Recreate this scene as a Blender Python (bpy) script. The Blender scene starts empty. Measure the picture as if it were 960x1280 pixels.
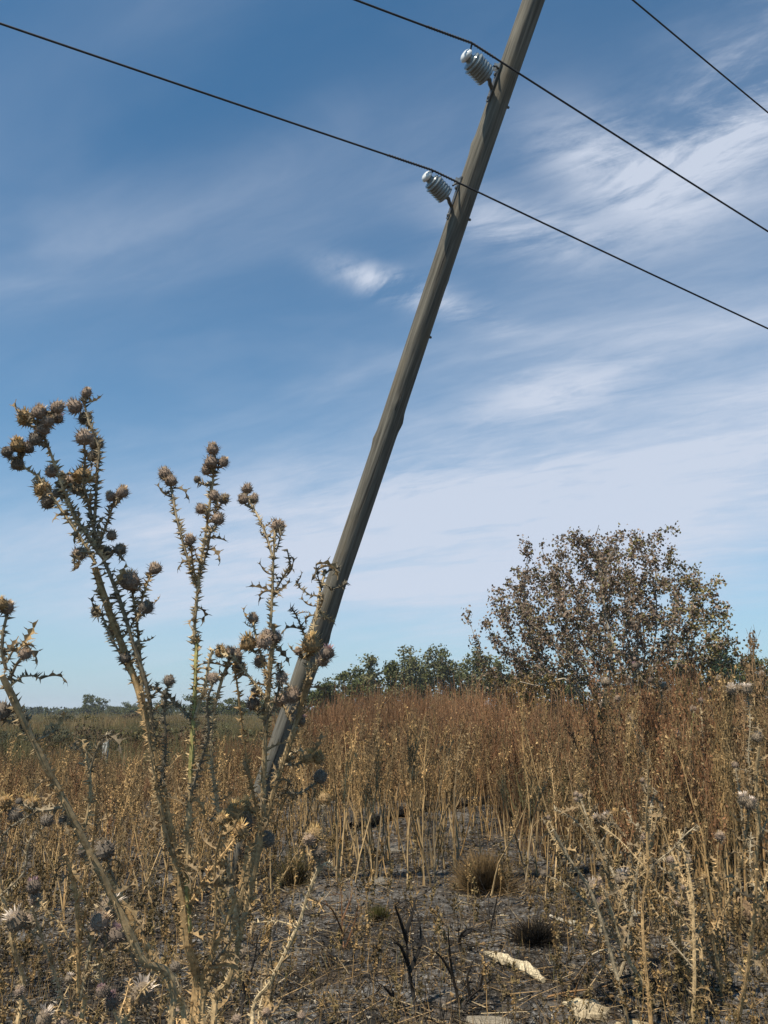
import bpy, math, random
import numpy as np
from mathutils import Vector, Matrix, Quaternion, kdtree

rng = np.random.default_rng(7)
R = random.Random(11)
SC = bpy.context.scene
COL = SC.collection

# ------------------------------------------------------------------ camera
EYE = 1.6
PITCH = math.radians(13.9)
F = 1004.0
cam_d = bpy.data.cameras.new('camera')
cam = bpy.data.objects.new('camera', cam_d); COL.objects.link(cam)
cam.location = (0, 0, EYE)
cam.rotation_euler = (math.pi/2 + PITCH, 0, 0)
cam_d.sensor_fit = 'VERTICAL'; cam_d.sensor_height = 36.0
cam_d.lens = 36.0*F/1280.0
cam_d.clip_start = 0.05; cam_d.clip_end = 9000
SC.camera = cam

# ------------------------------------------------------------------ exposure
SC.view_settings.view_transform = 'Standard'
SC.view_settings.look = 'None'
SC.view_settings.exposure = 0.42
SC.view_settings.gamma = 1.0
SC.view_settings.use_curve_mapping = False

# ------------------------------------------------------------------ sun
SUN_EL = math.radians(57); SUN_BACK = math.radians(34)      # behind the viewer, over the left shoulder
sun_vec = Vector((-math.sin(SUN_BACK)*math.cos(SUN_EL), -math.cos(SUN_BACK)*math.cos(SUN_EL), math.sin(SUN_EL)))
sd = bpy.data.lights.new('sun', 'SUN'); sd.energy = 4.8; sd.angle = math.radians(0.5); sd.color = (1.0, 0.90, 0.74)
so = bpy.data.objects.new('sun', sd); COL.objects.link(so)
so.rotation_euler = (-sun_vec).to_track_quat('-Z', 'Y').to_euler()
so.location = (-20, -20, 30)

CP, SP = math.cos(PITCH), math.sin(PITCH)
def pdir(px, py):
    x = (px-480)/F; y = (640-py)/F
    return np.array((x, CP - y*SP, SP + y*CP))
def P(px, py, z):
    """point seen at photo pixel px,py at depth z in metres"""
    return np.array((0, 0, EYE)) + z*pdir(px, py)
def G(px, py):
    d = pdir(px, py); t = -EYE/d[2]
    return np.array((0, 0, EYE)) + t*d
def zc_at(y, z=0.0):
    """camera-axis depth of a point at forward distance y, height z"""
    return y*CP + (z-EYE)*SP

# ------------------------------------------------------------------ world
W = bpy.data.worlds.new('World'); SC.world = W; W.use_nodes = True
nt = W.node_tree; nt.nodes.clear()
class NB:
    def __init__(s, nt): s.nt = nt; s.n = nt.nodes; s.l = nt.links
    def node(s, t, **k):
        n = s.n.new(t)
        for a, b in k.items(): setattr(n, a, b)
        return n
    def put(s, sock, v):
        if isinstance(v, bpy.types.NodeSocket): s.l.new(v, sock)
        elif v is not None:
            sock.default_value = v
    def m(s, op, a, b=None, c=None, clamp=False):
        n = s.node('ShaderNodeMath', operation=op, use_clamp=clamp)
        s.put(n.inputs[0], a)
        if b is not None: s.put(n.inputs[1], b)
        if c is not None: s.put(n.inputs[2], c)
        return n.outputs[0]
    def vm(s, op, a, b=None, sc=None):
        n = s.node('ShaderNodeVectorMath', operation=op)
        s.put(n.inputs[0], a)
        if b is not None: s.put(n.inputs[1], b)
        if sc is not None: s.put(n.inputs['Scale'], sc)
        return n.outputs[0]
    def noise(s, vec, scale, detail=4, rough=.5, dist=0.0, lac=2.0):
        n = s.node('ShaderNodeTexNoise'); s.put(n.inputs['Vector'], vec)
        n.inputs['Scale'].default_value = scale; n.inputs['Detail'].default_value = detail
        n.inputs['Roughness'].default_value = rough; n.inputs['Distortion'].default_value = dist
        n.inputs['Lacunarity'].default_value = lac
        return n.outputs['Fac']
    def ramp(s, f, a, b, lo=0.0, hi=1.0, smooth=True):
        n = s.node('ShaderNodeMapRange'); n.interpolation_type = 'SMOOTHSTEP' if smooth else 'LINEAR'
        s.put(n.inputs[0], f); n.inputs[1].default_value = a; n.inputs[2].default_value = b
        n.inputs[3].default_value = lo; n.inputs[4].default_value = hi
        return n.outputs[0]
    def mix(s, f, a, b, mode='MIX'):
        n = s.node('ShaderNodeMix', data_type='RGBA', blend_type=mode)
        s.put(n.inputs[0], f); s.put(n.inputs[6], a); s.put(n.inputs[7], b)
        return n.outputs[2]
    def xyz(s, v):
        n = s.node('ShaderNodeSeparateXYZ'); s.put(n.inputs[0], v); return n.outputs
    def comb(s, x, y, z):
        n = s.node('ShaderNodeCombineXYZ'); s.put(n.inputs[0], x); s.put(n.inputs[1], y); s.put(n.inputs[2], z)
        return n.outputs[0]
w = NB(nt)
SKY_STRENGTH = 0.078
sky = w.node('ShaderNodeTexSky', sky_type='NISHITA')
sky.sun_disc = False
sky.sun_elevation = SUN_EL
sky.sun_rotation = math.atan2(sun_vec.x, sun_vec.y)
sky.altitude = 50; sky.air_density = 1.0; sky.dust_density = 0.5; sky.ozone_density = 1.6
tc = w.node('ShaderNodeTexCoord')
D = tc.outputs['Generated']
dx, dy, dz = w.xyz(D)
el = w.m('ARCSINE', dz)
az = w.m('ARCTAN2', dx, dy)
# high cirrus, laid on a plane overhead so that it streams towards the horizon
pz = w.m('ADD', w.m('MAXIMUM', dz, 0.0), 0.16)
pu = w.m('DIVIDE', dx, pz); pv = w.m('DIVIDE', dy, pz)
th = math.radians(-28)
cu = w.m('ADD', w.m('MULTIPLY', pu, math.cos(th)), w.m('MULTIPLY', pv, math.sin(th)))
cv = w.m('SUBTRACT', w.m('MULTIPLY', pv, math.cos(th)), w.m('MULTIPLY', pu, math.sin(th)))
plane = w.comb(w.m('MULTIPLY', cu, 0.55), w.m('MULTIPLY', cv, 1.25), 0.0)
n_big = w.noise(plane, 1.1, 5, .55, .5)
n_fine = w.noise(plane, 4.6, 12, .64, .8)
n_hair = w.noise(w.comb(w.m('MULTIPLY', cu, 0.9), w.m('MULTIPLY', cv, 3.0), 7.0), 6.0, 12, .68, .6)
n_str = w.noise(w.comb(w.m('MULTIPLY', cu, 0.6), w.m('MULTIPLY', cv, 1.5), 3.0), 1.7, 8, .52, .9)
def blob(px, py, sx, sy, rot):
    """soft lens-shaped patch of sky direction, centre and spread in radians from the horizon"""
    d = pdir(px, py); a0 = math.atan2(d[0], d[1]); e0 = math.asin(d[2]/np.linalg.norm(d))
    k = math.cos(e0)
    A = w.m('MULTIPLY', w.m('SUBTRACT', az, a0), k); E = w.m('SUBTRACT', el, e0)
    c, s_ = math.cos(math.radians(rot)), math.sin(math.radians(rot))
    u = w.m('DIVIDE', w.m('ADD', w.m('MULTIPLY', A, c), w.m('MULTIPLY', E, s_)), sx/F)
    v = w.m('DIVIDE', w.m('SUBTRACT', w.m('MULTIPLY', E, c), w.m('MULTIPLY', A, s_)), sy/F)
    q = w.m('ADD', w.m('MULTIPLY', u, u), w.m('MULTIPLY', v, v))
    return w.m('EXPONENT', w.m('MULTIPLY', q, -1.0))
wisp = None
for (px, py, sx, sy, rot, st) in [(765, 205, 90, 42, -32, .85), (905, 165, 110, 55, 22, .85), (985, 95, 90, 60, 0, .75),
                                  (650, 285, 100, 30, -18, .70), (486, 356, 70, 17, -16, 1.05), (570, 386, 70, 16, -22, .6),
                                  (700, 490, 115, 30, 10, .60), (540, 600, 190, 40, 6, .3)]:
    b = w.m('MULTIPLY', blob(px, py, sx, sy, rot), st)
    wisp = b if wisp is None else w.m('ADD', wisp, b)
wisp = w.m('MULTIPLY', wisp, w.ramp(w.m('ADD', w.m('MULTIPLY', n_fine, .74), w.m('MULTIPLY', n_hair, .26)), .36, .62))
veil = w.m('MULTIPLY', blob(830, 610, 480, 165, 8), .86)
veil = w.m('ADD', veil, w.m('MULTIPLY', blob(480, 690, 380, 85, 2), .52))
veil = w.m('ADD', veil, w.m('MULTIPLY', blob(900, 330, 300, 190, 0), .34))
veil = w.m('ADD', veil, w.m('MULTIPLY', blob(180, 720, 420, 95, 0), .30))
veil = w.m('ADD', veil, w.m('MULTIPLY', blob(250, 300, 330, 70, 24), .24))
veil = w.m('MULTIPLY', veil, w.ramp(n_hair, .25, .75, .78, 1.12))
veil = w.m('MULTIPLY', veil, w.ramp(w.m('ADD', w.m('MULTIPLY', n_big, .5), w.m('MULTIPLY', n_str, .5)), .34, .62, .42, 1.05))
gen = w.m('MULTIPLY', w.ramp(n_str, .48, .80), w.ramp(n_big, .35, .65, .05, .34))
alpha = w.m('ADD', w.m('ADD', wisp, veil), gen)
alpha = w.m('MINIMUM', alpha, 0.9)
alpha = w.m('MULTIPLY', alpha, w.ramp(dz, -0.02, 0.12))
cloud = w.node('ShaderNodeRGB'); cloud.outputs[0].default_value = (6.1, 6.7, 7.9, 1)
blue = w.vm('MULTIPLY', sky.outputs[0], (0.53, 1.06, 1.23))
lowair = w.node('ShaderNodeRGB'); lowair.outputs[0].default_value = (4.9, 5.7, 6.9, 1)
blue = w.mix(w.m('MULTIPLY', w.m('EXPONENT', w.m('MULTIPLY', w.m('MAXIMUM', dz, 0.0), -5.5)), .85), blue, lowair.outputs[0])
skyc = w.mix(alpha, blue, cloud.outputs[0])
bg = w.node('ShaderNodeBackground'); bg.inputs[1].default_value = SKY_STRENGTH
w.l.new(skyc, bg.inputs[0])
wo = w.node('ShaderNodeOutputWorld'); w.l.new(bg.outputs[0], wo.inputs[0])
W.cycles.sampling_method = 'MANUAL'; W.cycles.sample_map_resolution = 512

# ------------------------------------------------------------------ tags
def tag(o, label=None, cat=None, group=None, kind=None):
    if label: o['label'] = label
    if cat: o['category'] = cat
    if group: o['group'] = group
    if kind: o['kind'] = kind
    return o
def empty(name, loc, label=None, cat=None, group=None, parent=None):
    o = bpy.data.objects.new(name, None); COL.objects.link(o)
    o.empty_display_size = 0.2
    o.location = loc
    if parent is not None: o.parent = parent
    return tag(o, label, cat, group)

# ------------------------------------------------------------------ materials
def plant_mat(name, rough=.75, spec=.25, var=.35, scale=60.0, trans=0.0, inst=.0, warm=(1.05, .985, .86)):
    m = bpy.data.materials.new(name); m.use_nodes = True
    b = NB(m.node_tree); b.n.clear()
    at = b.node('ShaderNodeAttribute', attribute_name='tint')
    geo = b.node('ShaderNodeNewGeometry')
    n = b.noise(geo.outputs['Position'], scale, 4, .6)
    f = b.ramp(n, .3, .7, (1-var)*.84, (1+var)*.84)
    c = b.vm('SCALE', b.vm('MULTIPLY', at.outputs['Color'], warm), sc=f)
    if inst > 0:
        oi = b.node('ShaderNodeObjectInfo')
        g = b.ramp(oi.outputs['Random'], 0, 1, 1-inst, 1+inst, smooth=False)
        c = b.vm('SCALE', c, sc=g)
    p = b.node('ShaderNodeBsdfPrincipled')
    b.put(p.inputs['Base Color'], c); p.inputs['Roughness'].default_value = rough
    p.inputs['Specular IOR Level'].default_value = spec
    out = b.node('ShaderNodeOutputMaterial')
    if trans > 0:
        t = b.node('ShaderNodeBsdfTranslucent'); b.put(t.inputs[0], c)
        mx = b.node('ShaderNodeMixShader'); mx.inputs[0].default_value = trans
        b.l.new(p.outputs[0], mx.inputs[1]); b.l.new(t.outputs[0], mx.inputs[2]); b.l.new(mx.outputs[0], out.inputs[0])
    else:
        b.l.new(p.outputs[0], out.inputs[0])
    return m
M_STEM = plant_mat('dry_stem', .7, .3, .35, 90, inst=.18, warm=(.96, .97, .92))
M_LEAF = plant_mat('dry_leaf', .8, .2, .35, 70, trans=.18)
M_HEAD = plant_mat('thistle_head', .85, .2, .35, 160, warm=(.98, .98, .98))
M_TUFT = plant_mat('thistle_tuft', .9, .1, .2, 120, trans=.25)
M_WEED = plant_mat('dry_weed', .85, .15, .30, 5, trans=.05, inst=.28)
M_CROWN = plant_mat('tree_leaf', .7, .25, .3, 3, trans=.22, warm=(1.06, 1.02, .92))
M_BARK = plant_mat('bark', .9, .15, .35, 25)
M_CHAR = plant_mat('charcoal', .75, .3, .5, 60)
M_LITTER = plant_mat('burnt_litter', .95, .1, .4, 90)

# ------------------------------------------------------------------ fast mesh builder
class MB:
    def __init__(s):
        s.V = []; s.Q = []; s.T = []; s.C = []; s.n = 0
    def add(s, v, q=None, t=None, c=(.2, .2, .2)):
        v = np.asarray(v, float).reshape(-1, 3)
        s.V.append(v)
        if q is not None and len(q): s.Q.append(np.asarray(q, np.int64).reshape(-1, 4) + s.n)
        if t is not None and len(t): s.T.append(np.asarray(t, np.int64).reshape(-1, 3) + s.n)
        c = np.asarray(c, float)
        if c.ndim == 1: c = np.broadcast_to(c, (len(v), 3))
        s.C.append(c); s.n += len(v)
    def geo(s):
        return (np.concatenate(s.V) if s.V else np.zeros((0, 3)),
                np.concatenate(s.Q) if s.Q else np.zeros((0, 4), np.int64),
                np.concatenate(s.T) if s.T else np.zeros((0, 3), np.int64),
                np.concatenate(s.C) if s.C else np.zeros((0, 3)))
    def mesh(s, name, mat, smooth=False, off=None):
        V, Q, T, C = s.geo()
        if off is not None: V = V - np.asarray(off)
        me = bpy.data.meshes.new(name)
        me.vertices.add(len(V)); me.vertices.foreach_set('co', V.astype(np.float32).ravel())
        nl = len(Q)*4 + len(T)*3; me.loops.add(nl)
        me.loops.foreach_set('vertex_index', np.concatenate([Q.ravel(), T.ravel()]).astype(np.int32))
        me.polygons.add(len(Q)+len(T))
        ls = np.concatenate([np.arange(len(Q))*4, len(Q)*4 + np.arange(len(T))*3]).astype(np.int32)
        me.polygons.foreach_set('loop_start', ls)
        me.polygons.foreach_set('use_smooth', np.full(len(Q)+len(T), smooth))
        me.update(calc_edges=True)
        a = me.color_attributes.new('tint', 'FLOAT_COLOR', 'POINT')
        a.data.foreach_set('color', np.concatenate([C, np.ones((len(C), 1))], 1).astype(np.float32).ravel())
        me.materials.append(mat)
        return me
    def build(s, name, mat, parent=None, smooth=False, off=None):
        o = bpy.data.objects.new(name, s.mesh(name, mat, smooth, off)); COL.objects.link(o)
        if parent is not None: o.parent = parent
        return o

def unit(v):
    v = np.asarray(v, float); return v/(np.linalg.norm(v, axis=-1, keepdims=True)+1e-12)
def perp(d):
    d = unit(d)
    ref = np.where(np.abs(d[..., 2:3]) > .9, np.array([1., 0, 0]), np.array([0, 0, 1.]))
    u = unit(np.cross(d, ref)); return u, np.cross(d, u)
def tube(mb, pts, rad, sides=6, col=(.3, .25, .2), wob=0.0):
    pts = np.asarray(pts, float); n = len(pts); rad = np.broadcast_to(np.asarray(rad, float), (n,))
    t = unit(np.gradient(pts, axis=0))
    d0 = unit(pts[-1]-pts[0]); u0, _ = perp(d0)
    u = unit(u0 - t*(t@u0)[:, None]); v = np.cross(t, u)
    a = np.arange(sides)*2*math.pi/sides
    ring = np.cos(a)[None, :, None]*u[:, None] + np.sin(a)[None, :, None]*v[:, None]
    rr = rad[:, None, None]*np.ones((n, sides, 1))
    if wob: rr = rr*(1+rng.uniform(-wob, wob, (n, sides, 1)))
    Vv = pts[:, None] + ring*rr
    i = np.arange(n-1)[:, None]*sides; j = np.arange(sides)[None]; k = (j+1) % sides
    q = np.stack([i+j, i+k, i+sides+k, i+sides+j], -1).reshape(-1, 4)
    c = np.asarray(col, float)
    if c.ndim == 2: c = np.repeat(c, sides, 0)
    tr = [[(n-1)*sides, (n-1)*sides+x, (n-1)*sides+x+1] for x in range(1, sides-1)]
    mb.add(Vv.reshape(-1, 3), q, tr, c)
def sticks(mb, A, B, r0, r1, col):
    """many 3-sided straight twigs at once"""
    A = np.asarray(A, float).reshape(-1, 3); B = np.asarray(B, float).reshape(-1, 3); n = len(A)
    if n == 0: return
    u, v = perp(B-A)
    r0 = np.broadcast_to(np.asarray(r0, float), (n,)); r1 = np.broadcast_to(np.asarray(r1, float), (n,))
    a = np.arange(3)*2*math.pi/3
    o = np.cos(a)[None, :, None]*u[:, None] + np.sin(a)[None, :, None]*v[:, None]
    Vv = np.concatenate([A[:, None]+o*r0[:, None, None], B[:, None]+o*r1[:, None, None]], 1)
    b = np.arange(n)[:, None]*6
    q = np.stack([b+np.array([0, 1, 4, 3]), b+np.array([1, 2, 5, 4]), b+np.array([2, 0, 3, 5])], 1).reshape(-1, 4)
    c = np.asarray(col, float)
    if c.ndim == 2: c = np.repeat(c, 6, 0)
    mb.add(Vv.reshape(-1, 3), q, None, c)
def flakes(mb, Cn, size, col, asp=1.8, nrm=None, g=rng):
    """little folded bits: leaves, seed pods, chips (two triangles with a crease)"""
    Cn = np.asarray(Cn, float).reshape(-1, 3); n = len(Cn)
    if n == 0: return
    a = unit(g.normal(size=(n, 3)))
    b = unit(g.normal(size=(n, 3))) if nrm is None else nrm
    a = unit(np.cross(a, b)); bb = np.cross(b, a) if nrm is not None else unit(np.cross(a, b))
    up = np.cross(a, bb)
    s = np.broadcast_to(np.asarray(size, float), (n,))[:, None]
    Vv = np.stack([Cn - a*s*asp/2, Cn + bb*s/2 + up*s*.2, Cn + a*s*asp/2, Cn - bb*s/2 + up*s*.2], 1)
    i = np.arange(n)[:, None]*4
    t = np.stack([i+np.array([0, 1, 2]), i+np.array([0, 2, 3])], 1).reshape(-1, 3)
    c = np.asarray(col, float)
    if c.ndim == 2: c = np.repeat(c, 4, 0)
    mb.add(Vv.reshape(-1, 3), None, t, c)
def scatter_geo(mb, geos, idx, loc, rz, sc, tintmul, szs=None):
    """merge many turned and scaled copies of small geometries"""
    for k, (V, Q, T, C) in enumerate(geos):
        s = np.where(idx == k)[0]
        if len(s) == 0: continue
        c, s_ = np.cos(rz[s]), np.sin(rz[s])
        sc_ = sc[s][:, None]; zz = sc_ if szs is None else szs[s][:, None]
        x = (V[None, :, 0]*c[:, None] - V[None, :, 1]*s_[:, None])*sc_ + loc[s, 0][:, None]
        y = (V[None, :, 0]*s_[:, None] + V[None, :, 1]*c[:, None])*sc_ + loc[s, 1][:, None]
        z = V[None, :, 2]*zz + loc[s, 2][:, None]
        o = np.arange(len(s))[:, None, None]*len(V)
        q = (Q[None]+o).reshape(-1, 4) if len(Q) else None
        t = (T[None]+o).reshape(-1, 3) if len(T) else None
        cc = (C[None]*tintmul[s][:, None, None]).reshape(-1, 3)
        mb.add(np.stack([x, y, z], -1).reshape(-1, 3), q, t, cc)
def crv(pts, step):
    """Catmull-Rom through pts, resampled about every step metres"""
    p = np.asarray(pts, float)
    if len(p) < 3:
        n = max(2, int(np.linalg.norm(p[-1]-p[0])/step)+1)
        return p[0] + (p[-1]-p[0])*np.linspace(0, 1, n)[:, None]
    e = np.concatenate([[2*p[0]-p[1]], p, [2*p[-1]-p[-2]]]); out = []
    for i in range(1, len(e)-2):
        n = max(1, int(round(np.linalg.norm(e[i+1]-e[i])/step)))
        t = (np.arange(n)/n)[:, None]
        a, b, c, d = e[i-1], e[i], e[i+1], e[i+2]
        out.append(.5*(2*b + (c-a)*t + (2*a-5*b+4*c-d)*t*t + (3*b-a-3*c+d)*t**3))
    out.append(p[-1:]); return np.concatenate(out)
def grow(p, d, L, n, wob, up=0.0, g=rng):
    """wandering twig path"""
    p = np.asarray(p, float); d = unit(d); out = [p]
    for i in range(n):
        d = unit(d + g.normal(size=3)*wob + np.array([0, 0, up])); p = p + d*L/n; out.append(p)
    return np.array(out)

# ------------------------------------------------------------------ terrain height
_perm = np.random.default_rng(3).random((256, 256))
def vnoise(x, y):
    xi = np.floor(x).astype(int); yi = np.floor(y).astype(int); fx = x-xi; fy = y-yi
    fx = fx*fx*(3-2*fx); fy = fy*fy*(3-2*fy)
    h = lambda a, b: _perm[a % 256, b % 256]
    return (h(xi, yi)*(1-fx)+h(xi+1, yi)*fx)*(1-fy) + (h(xi, yi+1)*(1-fx)+h(xi+1, yi+1)*fx)*fy
def gh(x, y):
    x = np.asarray(x, float); y = np.asarray(y, float)
    r = np.hypot(x, y)
    near = np.clip(1.6 - r/30, 0, 1)
    z = (vnoise(x*.7+9, y*.7+4)-.5)*.12 + (vnoise(x*2.3, y*2.3)-.5)*.07*near + (vnoise(x*6.1, y*6.1)-.5)*.035*near
    return z + (vnoise(x*.03+50, y*.03)-.5)*.5*np.clip((r-15)/40, 0, 1)
HAZE = True
# ================================================================== ground
def ground():
    rr = np.concatenate([np.linspace(.2, 3, 14), np.linspace(3.07, 16, 170), np.geomspace(16.4, 1500, 110)])
    na = 420; a = np.arange(na)*2*math.pi/na
    X = rr[:, None]*np.cos(a); Y = rr[:, None]*np.sin(a)
    Z = gh(X, Y)
    V = np.stack([X, Y, Z], -1).reshape(-1, 3)
    V = np.concatenate([V, [[0, 0, float(gh(0, 0))]]])
    i = np.arange(len(rr)-1)[:, None]*na; j = np.arange(na)[None]; k = (j+1) % na
    q = np.stack([i+j, i+na+j, i+na+k, i+k], -1).reshape(-1, 4)
    t = [[len(V)-1, x, (x+1) % na] for x in range(na)]
    m = bpy.data.materials.new('burnt_ground'); m.use_nodes = True
    b = NB(m.node_tree); b.n.clear()
    pos = b.node('ShaderNodeNewGeometry').outputs['Position']
    x_, y_, z_ = b.xyz(pos)
    n1 = b.noise(pos, .9, 6, .6, .4); n2 = b.noise(pos, 5, 7, .65, .5); n3 = b.noise(pos, 26, 6, .65); n4 = b.noise(pos, 75, 4, .6)
    c = b.mix(b.ramp(n2, .38, .62), (.016, .015, .014, 1), (.052, .044, .036, 1))
    c = b.mix(b.ramp(n1, .46, .60, 0, .85), c, (.108, .099, .088, 1))
    c = b.mix(b.m('MULTIPLY', b.ramp(n3, .50, .66), b.ramp(n1, .35, .6, .15, .8)), c, (.30, .29, .275, 1))
    c = b.mix(b.m('MULTIPLY', b.ramp(n4, .60, .68), b.ramp(n2, .42, .6, .0, .9)), c, (.42, .41, .39, 1))
    c = b.mix(b.m('MULTIPLY', b.ramp(b.noise(pos, 1.7, 5, .6), .50, .62, 0, .7), b.ramp(n3, .40, .60)), c, (.085, .058, .034, 1))
    # beyond the burn the soil is under grass: brown, olive further out
    far = b.mix(b.ramp(b.noise(pos, .06, 5, .6), .4, .6), (.105, .082, .042, 1), (.078, .074, .040, 1))
    far = b.mix(b.ramp(n2, .35, .65, 0, .5), far, (.05, .04, .025, 1))
    d = b.m('ADD', y_, b.m('MULTIPLY', b.m('SUBTRACT', n1, .5), 9))
    f = b.ramp(d, 14, 21)
    c = b.mix(f, c, far)
    p = b.node('ShaderNodeBsdfPrincipled'); b.put(p.inputs['Base Color'], c); p.inputs['Roughness'].default_value = .93
    p.inputs['Specular IOR Level'].default_value = .2
    bp = b.node('ShaderNodeBump'); bp.inputs['Strength'].default_value = .9; bp.inputs['Distance'].default_value = .03
    b.put(bp.inputs['Height'], b.m('ADD', b.m('MULTIPLY', n2, 1.0), b.m('ADD', b.m('MULTIPLY', n3, .5), b.m('MULTIPLY', n4, .25))))
    b.l.new(bp.outputs[0], p.inputs['Normal'])
    out = b.node('ShaderNodeOutputMaterial'); b.l.new(p.outputs[0], out.inputs[0])
    mb = MB(); mb.add(V, q, t, (.1, .1, .1))
    o = mb.build('ground', m, smooth=True)
    tag(o, 'burnt ash grey ground running out into brown field', kind='structure')
ground()

# ================================================================== utility pole
PB = G(290, 1104); PB[2] = float(gh(PB[0], PB[1]))
PT_z = 6.55
def pole():
    root = empty('utility_pole', PB, 'weathered grey wooden utility pole leaning to the right behind the tall thistles', 'utility pole')
    top = P(669, 0, PT_z)
    base = PB.copy()
    ax = unit(top-base)
    a0 = base - ax*.5; L = np.linalg.norm(top-a0) + 1.9       # tip runs on above the frame
    u, v = perp(ax)
    n, s = 260, 40
    tt = np.linspace(0, L, n)
    rad = .097 + (.086-.097)*tt/L
    cc = a0 + ax*tt[:, None]
    cc = cc + u*(np.sin(tt*.9+1)*.012)[:, None] + v*(np.sin(tt*.6)*.012)[:, None]
    toC = unit(np.array([0, 0, EYE])-a0 - ax*np.dot(np.array([0, 0, EYE])-a0, ax))
    side = unit(np.cross(ax, toC)); side = side if side[0] > 0 else -side
    ang = np.arange(s)*2*math.pi/s
    # angle 0 faces the camera, pi/2 is the right flank
    ring = np.cos(ang)[None, :, None]*toC + np.sin(ang)[None, :, None]*side
    r = rad[:, None]*np.ones((n, s))
    A, Tt = np.meshgrid(ang, tt)
    r += .004*(vnoise(A*2.2+5, Tt*.55)-.5) + .0012*(vnoise(A*5, Tt*.8+7)-.5)
    def dang(a): return (A-a+math.pi) % (2*math.pi) - math.pi
    # long drying cracks
    for (a, t0, t1, dep, wd) in [(-.75, 3.2, L, .012, .055), (-1.05, .4, 4.8, .010, .06), (.35, 1.6, 3.7, .006, .05), (.1, 6.6, L, .006, .05), (1.3, 2.5, 6, .007, .07), (2.4, 0, L, .01, .08), (-2.2, 0, L, .01, .08)]:
        aa = a + .10*np.sin(Tt*.9+a*5) + .05*(vnoise(Tt*3, Tt*0+a)-.5)
        r -= dep*np.exp(-((A-aa+math.pi) % (2*math.pi) - math.pi)**2/wd**2)*np.clip((Tt-t0)*3, 0, 1)*np.clip((t1-Tt)*3, 0, 1)
    # knots and the swelling on the right flank
    def at_px(px, py):
        best = min(range(n), key=lambda i: abs(proj(cc[i])[1]-py)); return tt[best]
    for (py, a, h, sa, st) in [(505, .1, .012, .25, .05), (524, 1.35, .018, .35, .07), (798, 1.35, .022, .4, .08), (770, 1.5, .012, .5, .2), (835, 0, .010, 3, .3), (553, -1.45, .012, .3, .05), (186, -1.4, .012, .3, .05), (350, 1.2, .008, .3, .05), (640, -.4, .006, .25, .05)]:
        t0 = at_px(0, py)
        r += h*np.exp(-dang(a)**2/sa**2 - (Tt-t0)**2/st**2)
    Vv = cc[:, None] + ring*r[..., None]
    mb = MB()
    i = np.arange(n-1)[:, None]*s; j = np.arange(s)[None]; k = (j+1) % s
    q = np.stack([i+j, i+k, i+s+k, i+s+j], -1).reshape(-1, 4)
    Vf = np.concatenate([Vv.reshape(-1, 3), cc[-1:]])
    t = [[n*s, (n-1)*s+x, (n-1)*s+(x+1) % s] for x in range(s)]
    mb.add(Vf, q, t, (.3, .28, .25))
    m = bpy.data.materials.new('weathered_wood'); m.use_nodes = True
    b = NB(m.node_tree); b.n.clear()
    tc = b.node('ShaderNodeTexCoord')
    rot = b.node('ShaderNodeVectorRotate', rotation_type='EULER_XYZ')
    e = Vector(ax).rotation_difference(Vector((0, 0, 1))).to_euler()
    rot.inputs['Rotation'].default_value = e
    b.l.new(tc.outputs['Object'], rot.inputs['Vector'])
    X, Y, Z = b.xyz(rot.outputs[0])
    st = b.comb(X, Y, b.m('MULTIPLY', Z, .035))
    g1 = b.noise(st, 60, 6, .65, .3); g2 = b.noise(st, 17, 5, .6, .6); g3 = b.noise(b.comb(X, Y, b.m('MULTIPLY', Z, .4)), 4, 5, .6)
    c = b.mix(b.ramp(g1, .35, .65), (.092, .086, .072, 1), (.19, .176, .145, 1))
    c = b.mix(b.ramp(g2, .45, .68, 0, .6), c, (.10, .086, .066, 1))
    c = b.mix(b.ramp(g3, .5, .7, 0, .55), c, (.175, .14, .09, 1))
    c = b.mix(b.ramp(b.noise(b.comb(X, Y, b.m('MULTIPLY', Z, .15)), 9, 5, .65, .8), .56, .66, 0, .6), c, (.085, .078, .066, 1))
    crack = b.ramp(b.noise(b.comb(X, Y, b.m('MULTIPLY', Z, .02)), 34, 3, .5, .2), .62, .66)
    c = b.mix(b.m('MULTIPLY', crack, .75), c, (.04, .034, .028, 1))
    p = b.node('ShaderNodeBsdfPrincipled'); b.put(p.inputs['Base Color'], c); p.inputs['Roughness'].default_value = .85
    p.inputs['Specular IOR Level'].default_value = .25
    bp = b.node('ShaderNodeBump'); bp.inputs['Strength'].default_value = .6; bp.inputs['Distance'].default_value = .006
    b.put(bp.inputs['Height'], b.m('SUBTRACT', b.m('ADD', g1, g2), b.m('MULTIPLY', crack, 1.5)))
    b.l.new(bp.outputs[0], p.inputs['Normal'])
    b.l.new(p.outputs[0], b.node('ShaderNodeOutputMaterial').inputs[0])
    mb.build('shaft', m, root, smooth=True, off=base)
    return root, cc, tt, rad, ax, toC, side
def proj(p):
    d = np.asarray(p, float) - np.array([0, 0, EYE])
    zc = d[1]*CP + d[2]*SP; yy = -d[1]*SP + d[2]*CP
    return np.array([480 + F*d[0]/zc, 640 - F*yy/zc, zc])

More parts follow.
